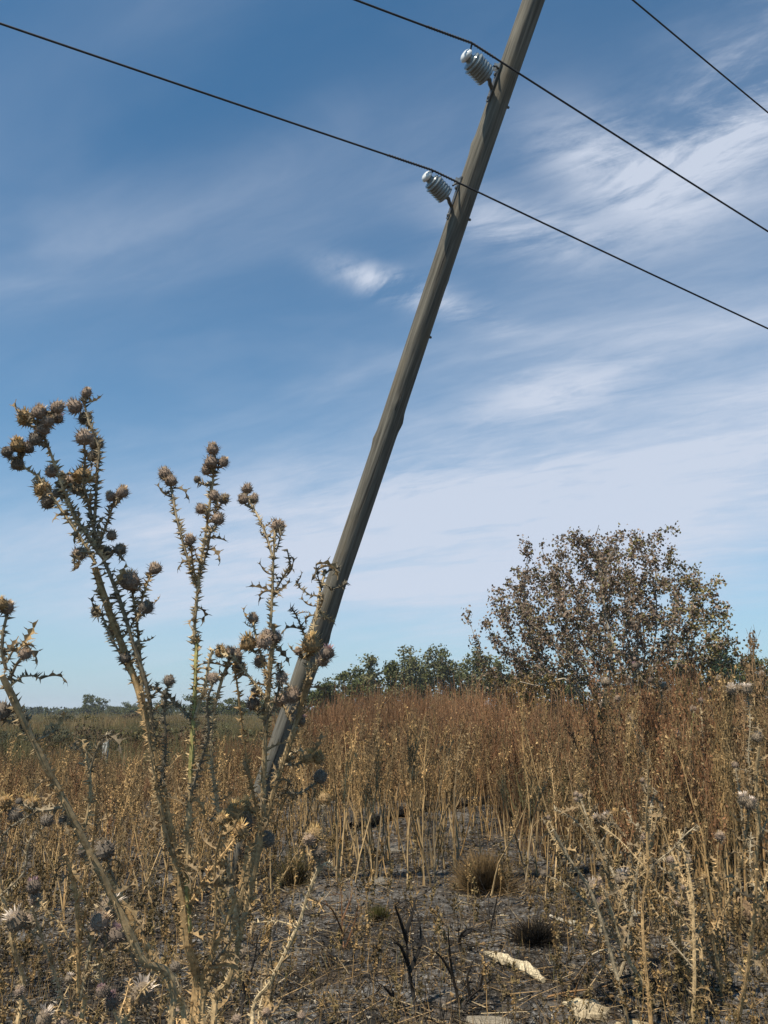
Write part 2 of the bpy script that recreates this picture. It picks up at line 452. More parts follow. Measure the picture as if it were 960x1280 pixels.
def simple_mat(name, col, rough=.5, metal=0.0, var=.2, scale=30, coat=0.0, spec=.5):
    m = bpy.data.materials.new(name); m.use_nodes = True
    b = NB(m.node_tree); b.n.clear()
    pos = b.node('ShaderNodeNewGeometry').outputs['Position']
    n = b.noise(pos, scale, 5, .6)
    c = b.vm('SCALE', tuple(col), sc=b.ramp(n, .3, .7, 1-var, 1+var))
    p = b.node('ShaderNodeBsdfPrincipled'); b.put(p.inputs['Base Color'], c)
    b.put(p.inputs['Roughness'], b.ramp(n, .3, .7, rough*.8, min(1, rough*1.2)))
    p.inputs['Metallic'].default_value = metal; p.inputs['Coat Weight'].default_value = coat
    p.inputs['Specular IOR Level'].default_value = spec
    b.l.new(p.outputs[0], b.node('ShaderNodeOutputMaterial').inputs[0]); return m
M_STEEL = simple_mat('galvanised_steel', (.16, .16, .155), .55, .7)
M_PLATE = simple_mat('bare_zinc_plate', (.42, .42, .41), .45, .6)
M_PORC = simple_mat('glazed_porcelain', (.20, .225, .23), .10, 0, .12, 22, coat=.6)
M_CAPM = simple_mat('white_glazed_cap', (.72, .74, .74), .25, 0, .08, 22, coat=.5)
M_WIRE = simple_mat('weathered_wire', (.035, .036, .040), .6, .3)

pole_root, PC, PTt, PR, PAX, PTO, PSIDE = pole()

def lathe(mb, p0, ax, prof, sides=24, col=(.5, .5, .5)):
    ax = unit(ax); u, v = perp(ax); a = np.arange(sides)*2*math.pi/sides
    ring = np.cos(a)[:, None]*u + np.sin(a)[:, None]*v
    V = np.array([p0 + ax*h + ring*r for r, h in prof]).reshape(-1, 3); n = len(prof)
    i = np.arange(n-1)[:, None]*sides; j = np.arange(sides)[None]; k = (j+1) % sides
    q = np.stack([i+j, i+k, i+sides+k, i+sides+j], -1).reshape(-1, 4)
    t = [[(n-1)*sides, (n-1)*sides+x, (n-1)*sides+x+1] for x in range(1, sides-1)] + [[0, x+1, x] for x in range(1, sides-1)]
    mb.add(V, q, t, col)

def pole_at(py):
    i = min(range(len(PC)), key=lambda i: abs(proj(PC[i])[1]-py)); return PC[i], PR[i]
def boxbar(mb, a, b, wdir, w, t):
    a = np.asarray(a); b = np.asarray(b); d = unit(b-a); wd = unit(wdir - d*np.dot(wdir, d)); nn = np.cross(d, wd)
    V = [e + wd*sx*w/2 + nn*sy*t/2 for e in (a, b) for sx, sy in ((-1, -1), (1, -1), (1, 1), (-1, 1))]
    mb.add(V, [[0, 1, 2, 3], [7, 6, 5, 4], [0, 4, 5, 1], [1, 5, 6, 2], [2, 6, 7, 3], [3, 7, 4, 0]], None, (.3, .3, .3))

def insulator_set(base_px, cap_px, arm_px, rod_px, scale, label):
    """porcelain insulator held off the pole on a strut and a rod"""
    # where the strut leaves the wood: on the flank that faces left and the viewer
    fl = unit(PTO*.38 - PSIDE*.92)
    c, r = pole_at(arm_px[1]); arm0 = c + fl*r*.96
    c2, r2 = pole_at(rod_px[1]); rod0 = c2 + fl*r2*1.0
    # depth at which the sun throws the insulator's shadow onto the shaft
    sv = np.array(sun_vec); sp = sv - PAX*(sv@PAX); cx, cy = (base_px[0]+cap_px[0])/2, (base_px[1]+cap_px[1])/2
    def off(z):
        q = P(cx, cy, z) - c; q = q - PAX*(q@PAX); return float(np.dot(np.cross(unit(sp), q), PAX))
    zs = np.linspace(proj(c)[2]-.8, proj(c)[2]+.5, 261); zm = zs[int(np.argmin([abs(off(z)) for z in zs]))]; zm = min(zm, proj(c)[2]-.20)
    zb = zm + .05*scale
    B = P(*base_px, zb); Cc = P(*cap_px, zm - .07*scale)
    ax = unit(Cc-B); L = np.linalg.norm(Cc-B)
    ins = empty('insulator', B-PB, parent=pole_root); tag(ins, label)
    R0 = .092*scale
    prof = [(R0*.40, 0), (R0*.75, .004)]
    nsh = 6
    for i in range(nsh):
        h0 = L*(.04 + .62*i/nsh); dh = L*.62/nsh; k = 1.0 if i < nsh-1 else 1.06
        prof += [(R0*.87, h0), (R0*.98*k, h0+dh*.15), (R0*1.0*k, h0+dh*.55), (R0*.87, h0+dh*.8)]
    prof += [(R0*.82, L*.68), (R0*.90, L*.70), (R0*.84, L*.74), (R0*.50, L*.76), (R0*.42, L*.80), (R0*.42, L*.88)]
    mb = MB(); lathe(mb, B, ax, prof, 28); mb.build('shed_body', M_PORC, ins, smooth=True, off=B)
    mb = MB(); lathe(mb, B, ax, [(R0*.40, L*.86), (R0*.60, L*.88), (R0*.66, L*.93), (R0*.58, L*1.0), (R0*.34, L*1.05), (R0*.1, L*1.06)], 24)
    mb.build('cap', M_CAPM, ins, smooth=True, off=B)
    mb = MB()
    tube(mb, [B + ax*L*.10, B - ax*.03*scale, B*.5+arm0*.5, arm0, arm0 - fl*.02], [.018*scale]*5, 10)
    mb.build('strut', M_STEEL, pole_root, smooth=True, off=PB)
    mb = MB(); e0 = P(base_px[0]+8, base_px[1]-14, zb+.02)
    tube(mb, crv([e0, (e0+rod0)/2 + PAX*.01, rod0 + PAX*.0], .03), .009*scale, 8)
    mb.build('stay_rod', M_STEEL, pole_root, smooth=True, off=PB)
    # flat backing strap down the face of the pole with a bolt head
    mb = MB(); o = fl*.006
    p1 = rod0 + PAX*.05 + o; p2 = arm0 - PAX*.10 + o
    boxbar(mb, p1, p2, np.cross(fl, PAX), .050*scale, .008)
    mb.build('strap', M_STEEL, pole_root, off=PB)
    mb = MB(); boxbar(mb, rod0 - PSIDE*.0 + fl*.020 - PAX*.028, rod0 + fl*.020 + PAX*.03, PSIDE, .062*scale, .018)
    mb.build('clamp_plate', M_PLATE, pole_root, off=PB)
    for q in (rod0 + o*2.2 - PAX*.05, arm0 + o - PAX*.07):
        mb = MB(); lathe(mb, q, fl, [(.014, 0), (.014, .010), (.010, .014)], 6); mb.build('bolt', M_STEEL, pole_root, off=PB)
    return B, Cc, ax, L, R0
I1 = insulator_set((609, 97), (581, 68), (624, 117), (630, 90), .98, 'upper insulator')
I2 = insulator_set((558, 246), (532, 219), (569, 262), (577, 236), .86, 'lower insulator')
for (py, a) in ((128, 1.45), (272, 1.45), (415, 1.5)):
    c, r = pole_at(py); d = unit(PTO*math.cos(a) + PSIDE*math.sin(a)); mb = MB()
    lathe(mb, c + d*(r-.004), d, [(.011, 0), (.011, .016), (.006, .022)], 6); mb.build('bolt', M_STEEL, pole_root, off=PB)

# ================================================================== overhead wires
def wire(label, mid, left, right, r, wrap=None):
    """wire tied at mid; left and right are far points it runs to, level with it"""
    def seg(a, b, sag, ext):
        a = np.asarray(a); b = np.asarray(b); d = b-a
        e = a + d*ext; L = np.linalg.norm(e-a); n = 60
        t = np.linspace(0, 1, n)[:, None]
        p = a + (e-a)*t; p[:, 2] -= (sag*4*t*(1-t))[:, 0]; return p
    A = seg(mid, left, .10, 7.0)[::-1]; B = seg(mid, right, .10, 4.0)
    pts = np.concatenate([A[:-1], B])
    mb = MB(); tube(mb, pts, r, 8)
    root = empty('overhead_wire', mid, label, 'wire')
    mb.build('conductor', M_WIRE, root, smooth=True, off=mid)
    if wrap is not None:
        d = unit(np.asarray(left)-mid); d2 = unit(np.asarray(right)-mid)
        # armour wrap twisted round the wire by the tie
        for sgn, dd, LL in ((1, A[::-1], .42), (-1, B, .22)):
            n = 300; dd0 = unit(dd[1]-dd[0]); u, v = perp(dd0); cumd = np.linalg.norm(dd-dd[0], axis=1)
            t = np.linspace(0, 1, n); a = t*LL/.024*2*math.pi
            on = np.stack([np.interp(t*LL, cumd, dd[:, q_]) for q_ in range(3)], 1)
            pp = on + (np.cos(a)[:, None]*u + np.sin(a)[:, None]*v)*(r+.001)
            mb = MB(); tube(mb, pp, .0038, 5); mb.build('tie_wrap', M_WIRE, root, smooth=True, off=mid)
        B0, C0, ax, L, R0 = wrap
        g = C0 - ax*L*.17; u, v = perp(ax); a = np.linspace(0, 2*math.pi, 30)
        pp = g + (np.cos(a)[:, None]*u + np.sin(a)[:, None]*v)*(R0*.47)
        mb = MB(); tube(mb, pp, .007, 6); mb.build('tie_loop', M_WIRE, root, smooth=True, off=mid)
        mb = MB(); tube(mb, [g + unit(np.array(mid)-g)*R0*.42, mid], .007, 6); mb.build('tie_end', M_WIRE, root, smooth=True, off=mid)
def level_pt(px, py, h):
    d = pdir(px, py); t = (h-EYE)/d[2]; return np.array([0, 0, EYE]) + t*d
def wire_pts(mid, lpx, rpx, dzl=0.0, dzr=0.0):
    return level_pt(*lpx, mid[2]+dzl), level_pt(*rpx, mid[2]+dzr)
m1 = P(590, 54, proj(I1[1])[2] - .02); l1, r1 = wire_pts(m1, (460, -1), (960, 281), 0, -.75)
m2 = P(541, 213, proj(I2[1])[2] - .02); l2, r2 = wire_pts(m2, (0, 21), (960, 402), 0, -.75)
wire('upper dark wire tied to the higher insulator of the leaning pole', m1, l1, r1, .0080, I1)
wire('lower dark wire tied to the lower insulator and crossing the pole', m2, l2, r2, .0075, I2)
c, r = pole_at(-300)
m3 = P(640, -127, proj(PC[-25])[2]-.15)
l3, r3 = wire_pts(m3, (400, -290), (960, 134))
wire('dark wire cutting across the top right corner, tied above the photograph', m3, l3, r3, .0078)
# ================================================================== thistles
KIND = {  # body, bract, tuft colours, tuft length, tuft spread
    'brown': ((.27, .20, .15), (.43, .335, .255), (.74, .60, .45), .32, .75),
    'gold': ((.30, .20, .10), (.56, .39, .18), (.74, .54, .27), .42, 1.1),
    'dark': ((.17, .14, .11), (.31, .25, .19), (.48, .38, .27), .2, .55),
    'pink': ((.17, .13, .10), (.28, .22, .17), (.52, .36, .42), .34, .6),
    'white': ((.22, .17, .12), (.33, .26, .18), (.82, .74, .70), .40, .95),
}
_heads = {}
def head_meshes(kind, var):
    if (kind, var) in _heads: return _heads[kind, var]
    g = np.random.default_rng(hash((len(kind), ord(kind[0]), var)) % 99991)
    body, bract, tuft, tl, ts = KIND[kind]
    fat = g.uniform(.9, 1.1)
    prof = [(.10, -.05), (.30, .04), (.45*fat, .2), (.48*fat, .40), (.40*fat, .60), (.30, .74), (.2, .78)]
    mb = MB(); lathe(mb, np.zeros(3), np.array([0, 0, 1.]), prof, 12, body)
    rows = 7
    for r in range(rows):
        h = .04 + .62*r/(rows-1); rad = np.interp(h, [-.05, .04, .2, .4, .6, .74], [.1, .3, .45*fat, .48*fat, .4*fat, .3])
        for k in range(14):
            a = 2*math.pi*(k + .5*(r % 2))/14 + g.uniform(-.12, .12)
            ph = math.radians(-15 + 75*r/(rows-1) + g.uniform(-18, 18))
            rd = np.array([math.cos(a), math.sin(a), 0]); tn = np.array([-math.sin(a), math.cos(a), 0])
            p = rd*rad*.93 + np.array([0, 0, h])
            d = rd*math.cos(ph) + np.array([0, 0, math.sin(ph)])
            L = g.uniform(.10, .34)*(1 if g.random() < .8 else 1.5); wd = .045
            up = np.cross(tn, d)
            if g.random() < .12 + .35*(r > 4): continue
            mb.add([p - tn*wd, p + tn*wd, p + up*.035 + d*L*.3, p + d*L], None, [[0, 2, 3], [2, 1, 3], [0, 1, 2]], np.array(bract)*g.uniform(.6, 1.35))
    hm = mb.mesh('flower_head_%s_%d' % (kind, var), M_HEAD)
    mb = MB(); n = 46
    for k in range(n):
        a = g.uniform(0, 2*math.pi); q = math.sqrt(g.random()); r0 = .28*q
        p = np.array([math.cos(a)*r0, math.sin(a)*r0, .70])
        sp = ts*q*g.uniform(.6, 1.1)
        d = unit([math.cos(a)*sp, math.sin(a)*sp, 1.0 - .35*q*min(ts, 1.)]); L = tl*g.uniform(.6, 1.15)
        tn = np.array([-math.sin(a), math.cos(a), 0]); wd = .028 if kind != 'white' else .03
        m_ = p + d*L*.6 + np.array([0, 0, .02])
        mb.add([p - tn*wd, p + tn*wd, m_ + tn*wd*.8, m_ - tn*wd*.8, p + d*L], [[0, 1, 2, 3]], [[3, 2, 4]], np.array(tuft)*g.uniform(.7, 1.2))
    tm = mb.mesh('seed_tuft_%s_%d' % (kind, var), M_TUFT)
    _heads[kind, var] = (hm, tm); return hm, tm

_leafm = []
def leaf_geo(g, col):
    """withered thistle leaf: curled midrib, ragged spiny lobes"""
    mb = MB(); n = 9
    curl = g.uniform(.5, 2.6)*g.choice([-1, 1]); tw = g.uniform(-1, 1)
    a = 0; p = np.zeros(3); pts = [p]; dirs = []
    for i in range(n):
        a += curl/n*(.4 + 1.2*i/n)
        d = np.array([math.cos(a), .25*math.sin(tw*i/n*2), -math.sin(a)]); d = unit(d); dirs.append(d)
        p = p + d/n; pts.append(p)
    pts = np.array(pts); dirs.append(dirs[-1])
    V = []; q = []; t = []
    for i in range(n+1):
        d = dirs[i]; s_ = unit(np.cross(d, [0, 0, 1.0])) if abs(d[2]) < .95 else np.array([0, 1., 0])
        s_ = unit(s_*math.cos(tw*i/n) + np.cross(s_, d)*math.sin(tw*i/n)); up = np.cross(s_, d)
        wd = .085*math.sin(math.pi*(.12+.85*i/n))*(1.45 if i % 2 else .45)
        V += [pts[i] - s_*wd + up*wd*.7, pts[i], pts[i] + s_*wd + up*wd*.7]
    for i in range(n):
        b = i*3; q += [[b, b+1, b+4, b+3], [b+1, b+2, b+5, b+4]]
    nb = len(V)
    for i in range(1, n, 2):          # spines
        for sgn in (0, 2):
            e = np.array(V[i*3+sgn]); m_ = np.array(V[i*3+1]); o = unit(e-m_)
            tip = e + o*g.uniform(.07, .15) + dirs[i]*.03
            k = len(V); V += [e + dirs[i]*.022, e - dirs[i]*.022, tip]; t.append([k, k+1, k+2])
    mb.add(V, q, t, np.array(col)); tube(mb, pts[:-1], np.linspace(.016, .006, n), 4, np.array(col)*1.2)
    return mb
for i in range(9):
    g = np.random.default_rng(40+i)
    _leafm.append(leaf_geo(g, [(.33, .25, .16), (.26, .205, .14), (.42, .31, .18), (.19, .16, .12)][i % 4]).mesh('withered_leaf_%d' % i, M_LEAF))

def spines(mb, path, rad, dens, size, col, g):
    """prickles and ragged wings all along a stem"""
    seg = np.linalg.norm(np.diff(path, axis=0), axis=1); cum = np.concatenate([[0], np.cumsum(seg)]); L = cum[-1]
    n = int(L/dens)
    if n < 1: return
    t = np.sort(g.uniform(0, L, n)); p = np.stack([np.interp(t, cum, path[:, k]) for k in range(3)], 1)
    r = np.interp(t, cum, rad); dr = unit(np.gradient(path, axis=0)); d = unit(np.stack([np.interp(t, cum, dr[:, k]) for k in range(3)], 1))
    u, v = perp(d); a = g.choice(np.arange(5), n)*2*math.pi/5 + g.normal(0, .25, n)
    o = np.cos(a)[:, None]*u + np.sin(a)[:, None]*v; s_ = np.cross(d, o)
    sz = (size*g.uniform(.45, 1.3, n))[:, None]
    b = p + o*r[:, None]*.8
    Vv = np.stack([b - d*sz*.24, b + d*sz*.24, b + s_*sz*.15 + o*sz*.2, b + o*sz*1.1 + d*sz*g.uniform(-.3, .8, (n, 1))], 1)
    i = np.arange(n)[:, None]*4
    tt = np.stack([i+np.array([0, 2, 3]), i+np.array([2, 1, 3]), i+np.array([1, 0, 3])], 1).reshape(-1, 3)
    cc = np.repeat(np.asarray(col)[None]*g.uniform(.6, 1.5, (n, 1)), 4, 0)
    mb.add(Vv.reshape(-1, 3), None, tt, cc)

def put(mesh, name, parent, loc, dirv, size, g, sub=None):
    o = bpy.data.objects.new(name, mesh); COL.objects.link(o); o.parent = parent
    q = Vector(dirv).to_track_quat('Z', 'Y') @ Quaternion((0, 0, 1), g.uniform(0, 6.28))
    o.rotation_mode = 'QUATERNION'; o.rotation_quaternion = q
    o.location = Vector(loc); o.scale = (size,)*3
    return o
def thistle(label, base, stems, heads, nleaf, seed, group=None, spine=.013, dens=.0042, leafsize=.06, scol=(.28, .215, .14), slim=.74):
    """stems: list of (world path, r0, r1, colour, name); heads: (world point, size, kind)"""
    g = np.random.default_rng(seed)
    root = empty('thistle', base, label, 'thistle', group)
    allp = []; 
    for (path, r0, r1, col, nm) in stems:
        path = crv(path, .035)
        path = path + np.cumsum(g.normal(0, .0012, path.shape), 0)*np.linspace(0, 1, len(path))[:, None]
        rad = np.linspace(r0, r1, len(path))*g.uniform(.85, 1.15, len(path))*(slim if nm != 'stem' else 1.12)
        mb = MB(); c = np.array(col)[None]*g.uniform(.75, 1.2, (len(path), 1))
        if col is TY:      # green only in patches, the rest has dried
            k_ = vnoise(np.arange(len(path))*.16+seed*.37, np.zeros(len(path)))[:, None] > .55
            c = np.where(k_, c*1.1, np.array(TB)*g.uniform(.8, 1.1, (len(path), 1))); col = TB
        tube(mb, path, rad, 7, c)
        spines(mb, path, rad, dens, spine, np.array(col)*.85, g)
        mb.build(nm, M_STEM, root, off=base)
        allp.append(np.concatenate([path, np.full((len(path), 1), r1)], 1))
    A = np.concatenate(allp)
    for (hp, size, kind) in heads:
        d = A[:, :3] - hp; dist = np.linalg.norm(d, axis=1) + np.maximum(0, d[:, 2]+size*.3)*2.5
        k = int(np.argmin(dist)); sp = A[k, :3]
        gap = np.linalg.norm(hp-sp)
        dirv = unit(hp - sp + np.array([0, 0, .02]) + g.normal(0, .012, 3))
        basep = hp - dirv*size*.45
        if gap > size*.75:
            midp = (sp*.45+basep*.55) + np.array([0, 0, -.12*gap]) + g.normal(0, .05*gap, 3)
            dirv = unit(basep-midp + np.array([0, 0, .25*gap]))
            basep = hp - dirv*size*.45
            path = crv([sp, midp, basep], .02); mb = MB(); c = np.array(scol)*g.uniform(.8, 1.2)
            tube(mb, path, np.linspace(.0042, .0034, len(path)), 6, c)
            spines(mb, path, np.full(len(path), .0035), dens*.8, spine*.9, c*.85, g)
            mb.build('stalk', M_STEM, root, off=base)
        hm, tm = head_meshes(kind, int(g.integers(4)))
        h = put(hm, 'flower_head', root, hp - dirv*size*.40 - base, dirv, size*g.uniform(.62, .84)*(1.4 if kind == 'white' else 1.15 if kind == 'pink' else 1.0), g)
        t = bpy.data.objects.new('seed_tuft', tm); COL.objects.link(t); t.parent = h
    for i in range(nleaf):
        k = int(g.integers(len(A))); a = g.uniform(0, 6.28)
        d = unit([math.cos(a), math.sin(a), g.uniform(-.2, .7)])
        o = bpy.data.objects.new('withered_leaf', _leafm[int(g.integers(9))]); COL.objects.link(o); o.parent = root
        o.rotation_mode = 'QUATERNION'
        o.rotation_quaternion = Vector(d).to_track_quat('X', 'Z') @ Quaternion((1, 0, 0), g.uniform(-.8, .8))
        o.location = Vector(A[k, :3]-base); o.scale = (leafsize*g.uniform(.6, 1.5),)*3
    return root

def px_plant(label, base, z0, stems, heads, nleaf, seed, group=None, hz=.05, **kw):
    """stems traced as pixels at depth z0, given their own depth by a slow sway"""
    g = np.random.default_rng(seed+500)
    done = []; S = []
    for i, st in enumerate(stems):
        px, r0, r1, col = st[0], st[1], st[2], st[3]; nm = st[4] if len(st) > 4 else 'branch'
        z = z0 + (st[5] if len(st) > 5 else 0)
        if done:
            D_ = np.concatenate(done); q = np.hypot(D_[:, 0]-px[0][0], D_[:, 1]-px[0][1]); k = int(np.argmin(q))
            if q[k] < 26: z = D_[k, 2]
        dz = g.uniform(-1, 1)*hz*z0; n = len(px)
        zs = z + dz*np.linspace(0, 1, n)**1.3
        W_ = [P(p[0], p[1], zz) for p, zz in zip(px, zs)]
        if nm == 'stem': W_ = [base] + W_
        dense = crv(np.array([[p[0], p[1], zz] for p, zz in zip(px, zs)]), 6)
        done.append(dense); S.append((W_, r0, r1, col, nm))
    H = []
    D_ = np.concatenate(done)
    for (x, y, d, kind) in heads:
        q = np.hypot(D_[:, 0]-x, D_[:, 1]-y); k = int(np.argmin(q)); zz = D_[k, 2] + g.uniform(-1, 1)*.02*z0
        H.append((P(x, y, zz), d/F*zz, kind))
    return thistle(label, base, S, H, nleaf, seed, group, **kw)

TB = (.44, .31, .17); TG = (.33, .26, .175); TO = (.56, .365, .18); TY = (.30, .27, .105); TD = (.20, .165, .12); TP = (.52, .40, .25)
def gb(x, y): return np.array([x, y, float(gh(x, y))])
# --- the tall thistle on the left
Z = 2.1
px_plant('tallest thistle, forking into many brown seed heads high against the blue sky on the left', gb(-.55, 2.02), Z, [
    ([(240, 1290), (234, 1180), (226, 1110), (208, 1010), (192, 930), (178, 870), (158, 815), (138, 762), (120, 705)], .0125, .0085, TO, 'stem'),
    ([(192, 930), (186, 868), (168, 806), (152, 748), (133, 700), (118, 655), (112, 628)], .0085, .0062, TG),
    ([(120, 705), (98, 668), (78, 640), (62, 618), (45, 596), (30, 586), (22, 572)], .0060, .0040, TP),
    ([(133, 700), (112, 672), (96, 652), (84, 622), (74, 596), (62, 560), (50, 534), (42, 520)], .0058, .0038, TP),
    ([(118, 655), (120, 620), (121, 590), (124, 560), (112, 530), (106, 505), (108, 492)], .0056, .0036, TG),
    ([(112, 628), (98, 616), (86, 600), (78, 588)], .0046, .0036, TG),
    ([(112, 632), (104, 605), (106, 575), (104, 548)], .0046, .0034, TG),
    ([(122, 688), (132, 660), (140, 636), (148, 614)], .0046, .0034, TG),
    ([(128, 698), (112, 676), (96, 648), (82, 622), (68, 606)], .0050, .0038, TG),
    ([(178, 868), (175, 820), (170, 770), (165, 742), (163, 730)], .0058, .0040, TB),
    ([(172, 772), (180, 740), (186, 722), (192, 710)], .0042, .0034, TB),
    ([(150, 800), (160, 790), (172, 768), (184, 758)], .0040, .0034, TG),
    ([(133, 690), (148, 690), (155, 700), (152, 686)], .0036, .0030, TG),
    ([(118, 690), (96, 690), (92, 700), (94, 712)], .0040, .0030, TG),
    ([(162, 842), (142, 800), (128, 768), (122, 758)], .0040, .0032, TG),
    ([(236, 1165), (234, 1080), (236, 1000), (238, 930), (241, 850), (242, 800)], .0115, .0072, TY, 'branch', .03),
    ([(242, 805), (245, 760), (249, 718), (256, 672), (262, 620), (266, 580), (267, 566)], .0068, .0042, TP),
    ([(243, 728), (232, 690), (222, 655), (214, 622), (210, 600)], .0048, .0036, TG),
    ([(248, 722), (258, 690), (262, 664)], .0040, .0032, TG),
    ([(264, 650), (272, 636), (280, 622)], .0036, .0030, TB),
    ([(246, 734), (240, 700), (238, 680)], .0036, .0032, TB),
    ([(236, 1100), (212, 1060), (196, 980), (186, 900), (180, 868)], .0090, .0062, TB, 'branch', .05),
    ([(238, 1130), (262, 1090), (285, 1060), (300, 1040)], .0075, .0050, TO, 'branch', .02),
    ([(240, 900), (212, 872), (196, 862), (186, 856)], .0052, .0040, TD),
    ([(240, 905), (256, 862), (262, 826), (268, 812)], .0058, .0048, TP),
    ([(200, 985), (208, 930), (206, 880), (212, 852)], .0048, .0036, TD, 'branch', .04),
    ([(236, 1000), (252, 950), (262, 915), (260, 880), (270, 850)], .0052, .0036, TD, 'branch', -.03),
], [
    (8, 562, 22, 'dark'), (22, 555, 24, 'gold'), (35, 558, 20, 'pink'), (22, 578, 22, 'dark'), (31, 521, 27, 'gold'), (50, 513, 25, 'brown'),
    (60, 524, 22, 'brown'), (72, 520, 22, 'pink'), (73, 508, 22, 'brown'), (43, 546, 25, 'dark'), (55, 534, 22, 'brown'), (92, 507, 24, 'brown'),
    (109, 488, 20, 'brown'), (106, 521, 22, 'dark'), (105, 545, 27, 'brown'), (120, 552, 25, 'dark'), (118, 568, 24, 'dark'), (64, 587, 23, 'brown'),
    (88, 600, 28, 'brown'), (104, 592, 30, 'gold'), (95, 606, 26, 'brown'), (52, 610, 28, 'gold'), (58, 625, 28, 'dark'), (70, 614, 20, 'dark'),
    (137, 618, 22, 'brown'), (154, 612, 24, 'brown'), (140, 667, 20, 'brown'), (152, 684, 24, 'dark'), (135, 688, 22, 'dark'), (102, 690, 26, 'brown'),
    (162, 723, 34, 'brown'), (193, 707, 26, 'brown'), (184, 757, 24, 'dark'), (120, 762, 20, 'dark'), (142, 782, 26, 'brown'), (156, 820, 20, 'dark'),
    (206, 590, 26, 'brown'), (214, 598, 24, 'brown'), (266, 559, 22, 'brown'), (264, 576, 20, 'brown'), (280, 576, 18, 'brown'), (258, 586, 18, 'brown'),
    (281, 622, 20, 'dark'), (268, 618, 18, 'brown'), (251, 634, 20, 'brown'), (273, 647, 21, 'brown'), (237, 671, 23, 'brown'), (246, 598, 14, 'dark'),
    (212, 848, 22, 'dark'), (270, 846, 24, 'brown'), (300, 1036, 26, 'gold'),
], 95, 21, dens=.0022, spine=.014, leafsize=.062)
# --- second thistle, centre left
px_plant('thinner thistle with two bare-topped stems between the tallest thistle and the leaning pole', gb(-.36, 2.2), 2.3, [
    ([(266, 1290), (286, 1230), (300, 1170), (316, 1100), (326, 1030), (328, 960), (330, 900), (334, 840), (338, 780)], .0100, .0060, TB, 'stem'),
    ([(338, 785), (341, 740), (343, 700), (345, 672), (347, 662)], .0058, .0042, TP),
    ([(341, 698), (334, 672), (324, 646), (314, 626)], .0046, .0036, TG),
    ([(342, 742), (352, 724), (362, 706), (358, 688)], .0038, .0026, TD),
    ([(334, 848), (324, 812), (316, 784), (314, 776)], .0042, .0034, TB),
    ([(332, 872), (306, 840), (290, 822), (276, 818)], .0050, .0040, TP),
    ([(333, 858), (340, 822), (342, 800)], .0040, .0034, TB),
    ([(330, 905), (344, 880), (352, 850), (350, 830)], .0042, .0030, TD),
    ([(300, 1170), (270, 1000), (262, 920), (272, 860), (284, 820)], .0072, .0052, TP),
    ([(326, 1040), (310, 960), (302, 900), (296, 850), (292, 830)], .0052, .0038, TO),
    ([(345, 690), (350, 668), (346, 656)], .0032, .0028, TD),
], [
    (309, 608, 22, 'brown'), (303, 622, 20, 'brown'), (318, 622, 18, 'brown'), (347, 657, 22, 'brown'), (316, 770, 22, 'brown'), (310, 802, 26, 'gold'),
    (344, 796, 18, 'pink'), (334, 792, 18, 'brown'), (330, 800, 24, 'brown'), (294, 818, 24, 'brown'), (298, 832, 22, 'dark'), (324, 824, 24, 'brown'),
    (276, 812, 24, 'gold'), (288, 815, 20, 'brown'), (316, 878, 22, 'pink'), (350, 848, 24, 'brown'), (318, 862, 20, 'dark'),
], 50, 22, dens=.0025, spine=.013, leafsize=.062)
# --- third thistle, its broken top against the pole
px_plant('dry thistle with broken leafless top overlapping the leaning pole', gb(-.24, 2.45), 2.5, [
    ([(255, 1290), (282, 1190), (305, 1110), (322, 1050), (338, 1000), (352, 950), (366, 905), (376, 870), (384, 842)], .0108, .0078, TB, 'stem'),
    ([(384, 842), (388, 805), (396, 770), (402, 735), (408, 712)], .0068, .0052, TP),
    ([(402, 738), (398, 722), (396, 706)], .0034, .0020, TD),
    ([(403, 745), (388, 744), (376, 736), (371, 728)], .0036, .0020, TD),
    ([(408, 716), (416, 708), (424, 710)], .0040, .0022, TD),
    ([(388, 806), (378, 788), (370, 770), (362, 760)], .0040, .0024, TD),
    ([(404, 728), (414, 736), (426, 734), (434, 728)], .0034, .0020, TD),
    ([(398, 762), (408, 772), (418, 778)], .0038, .0022, TB),
    ([(384, 848), (394, 832), (402, 824)], .0052, .0040, TP),
    ([(350, 960), (362, 930), (372, 908)], .0050, .0038, TP),
    ([(352, 950), (374, 938), (394, 946), (400, 952)], .0044, .0034, TP),
    ([(338, 1000), (356, 990), (362, 978)], .0040, .0030, TG),
    ([(318, 1062), (300, 1040), (292, 1022)], .0060, .0050, TO),
    ([(322, 1050), (330, 1030), (328, 1016)], .0050, .0044, TG),
    ([(366, 905), (356, 886), (350, 872)], .0052, .0044, TB),
    ([(376, 876), (364, 862), (356, 852), (344, 862)], .0040, .0030, TG),
], [
    (389, 802, 34, 'gold'), (404, 822, 26, 'brown'), (409, 815, 20, 'pink'), (376, 898, 20, 'pink'), (384, 944, 24, 'gold'), (398, 944, 24, 'gold'),
    (402, 968, 26, 'dark'), (294, 1012, 34, 'gold'), (312, 1004, 30, 'gold'), (286, 1030, 28, 'gold'), (306, 1024, 30, 'dark'), (362, 866, 32, 'brown'),
    (350, 872, 26, 'brown'), (336, 1044, 36, 'dark'), (372, 812, 14, 'brown'),
], 50, 23, dens=.0025, spine=.013, leafsize=.075)
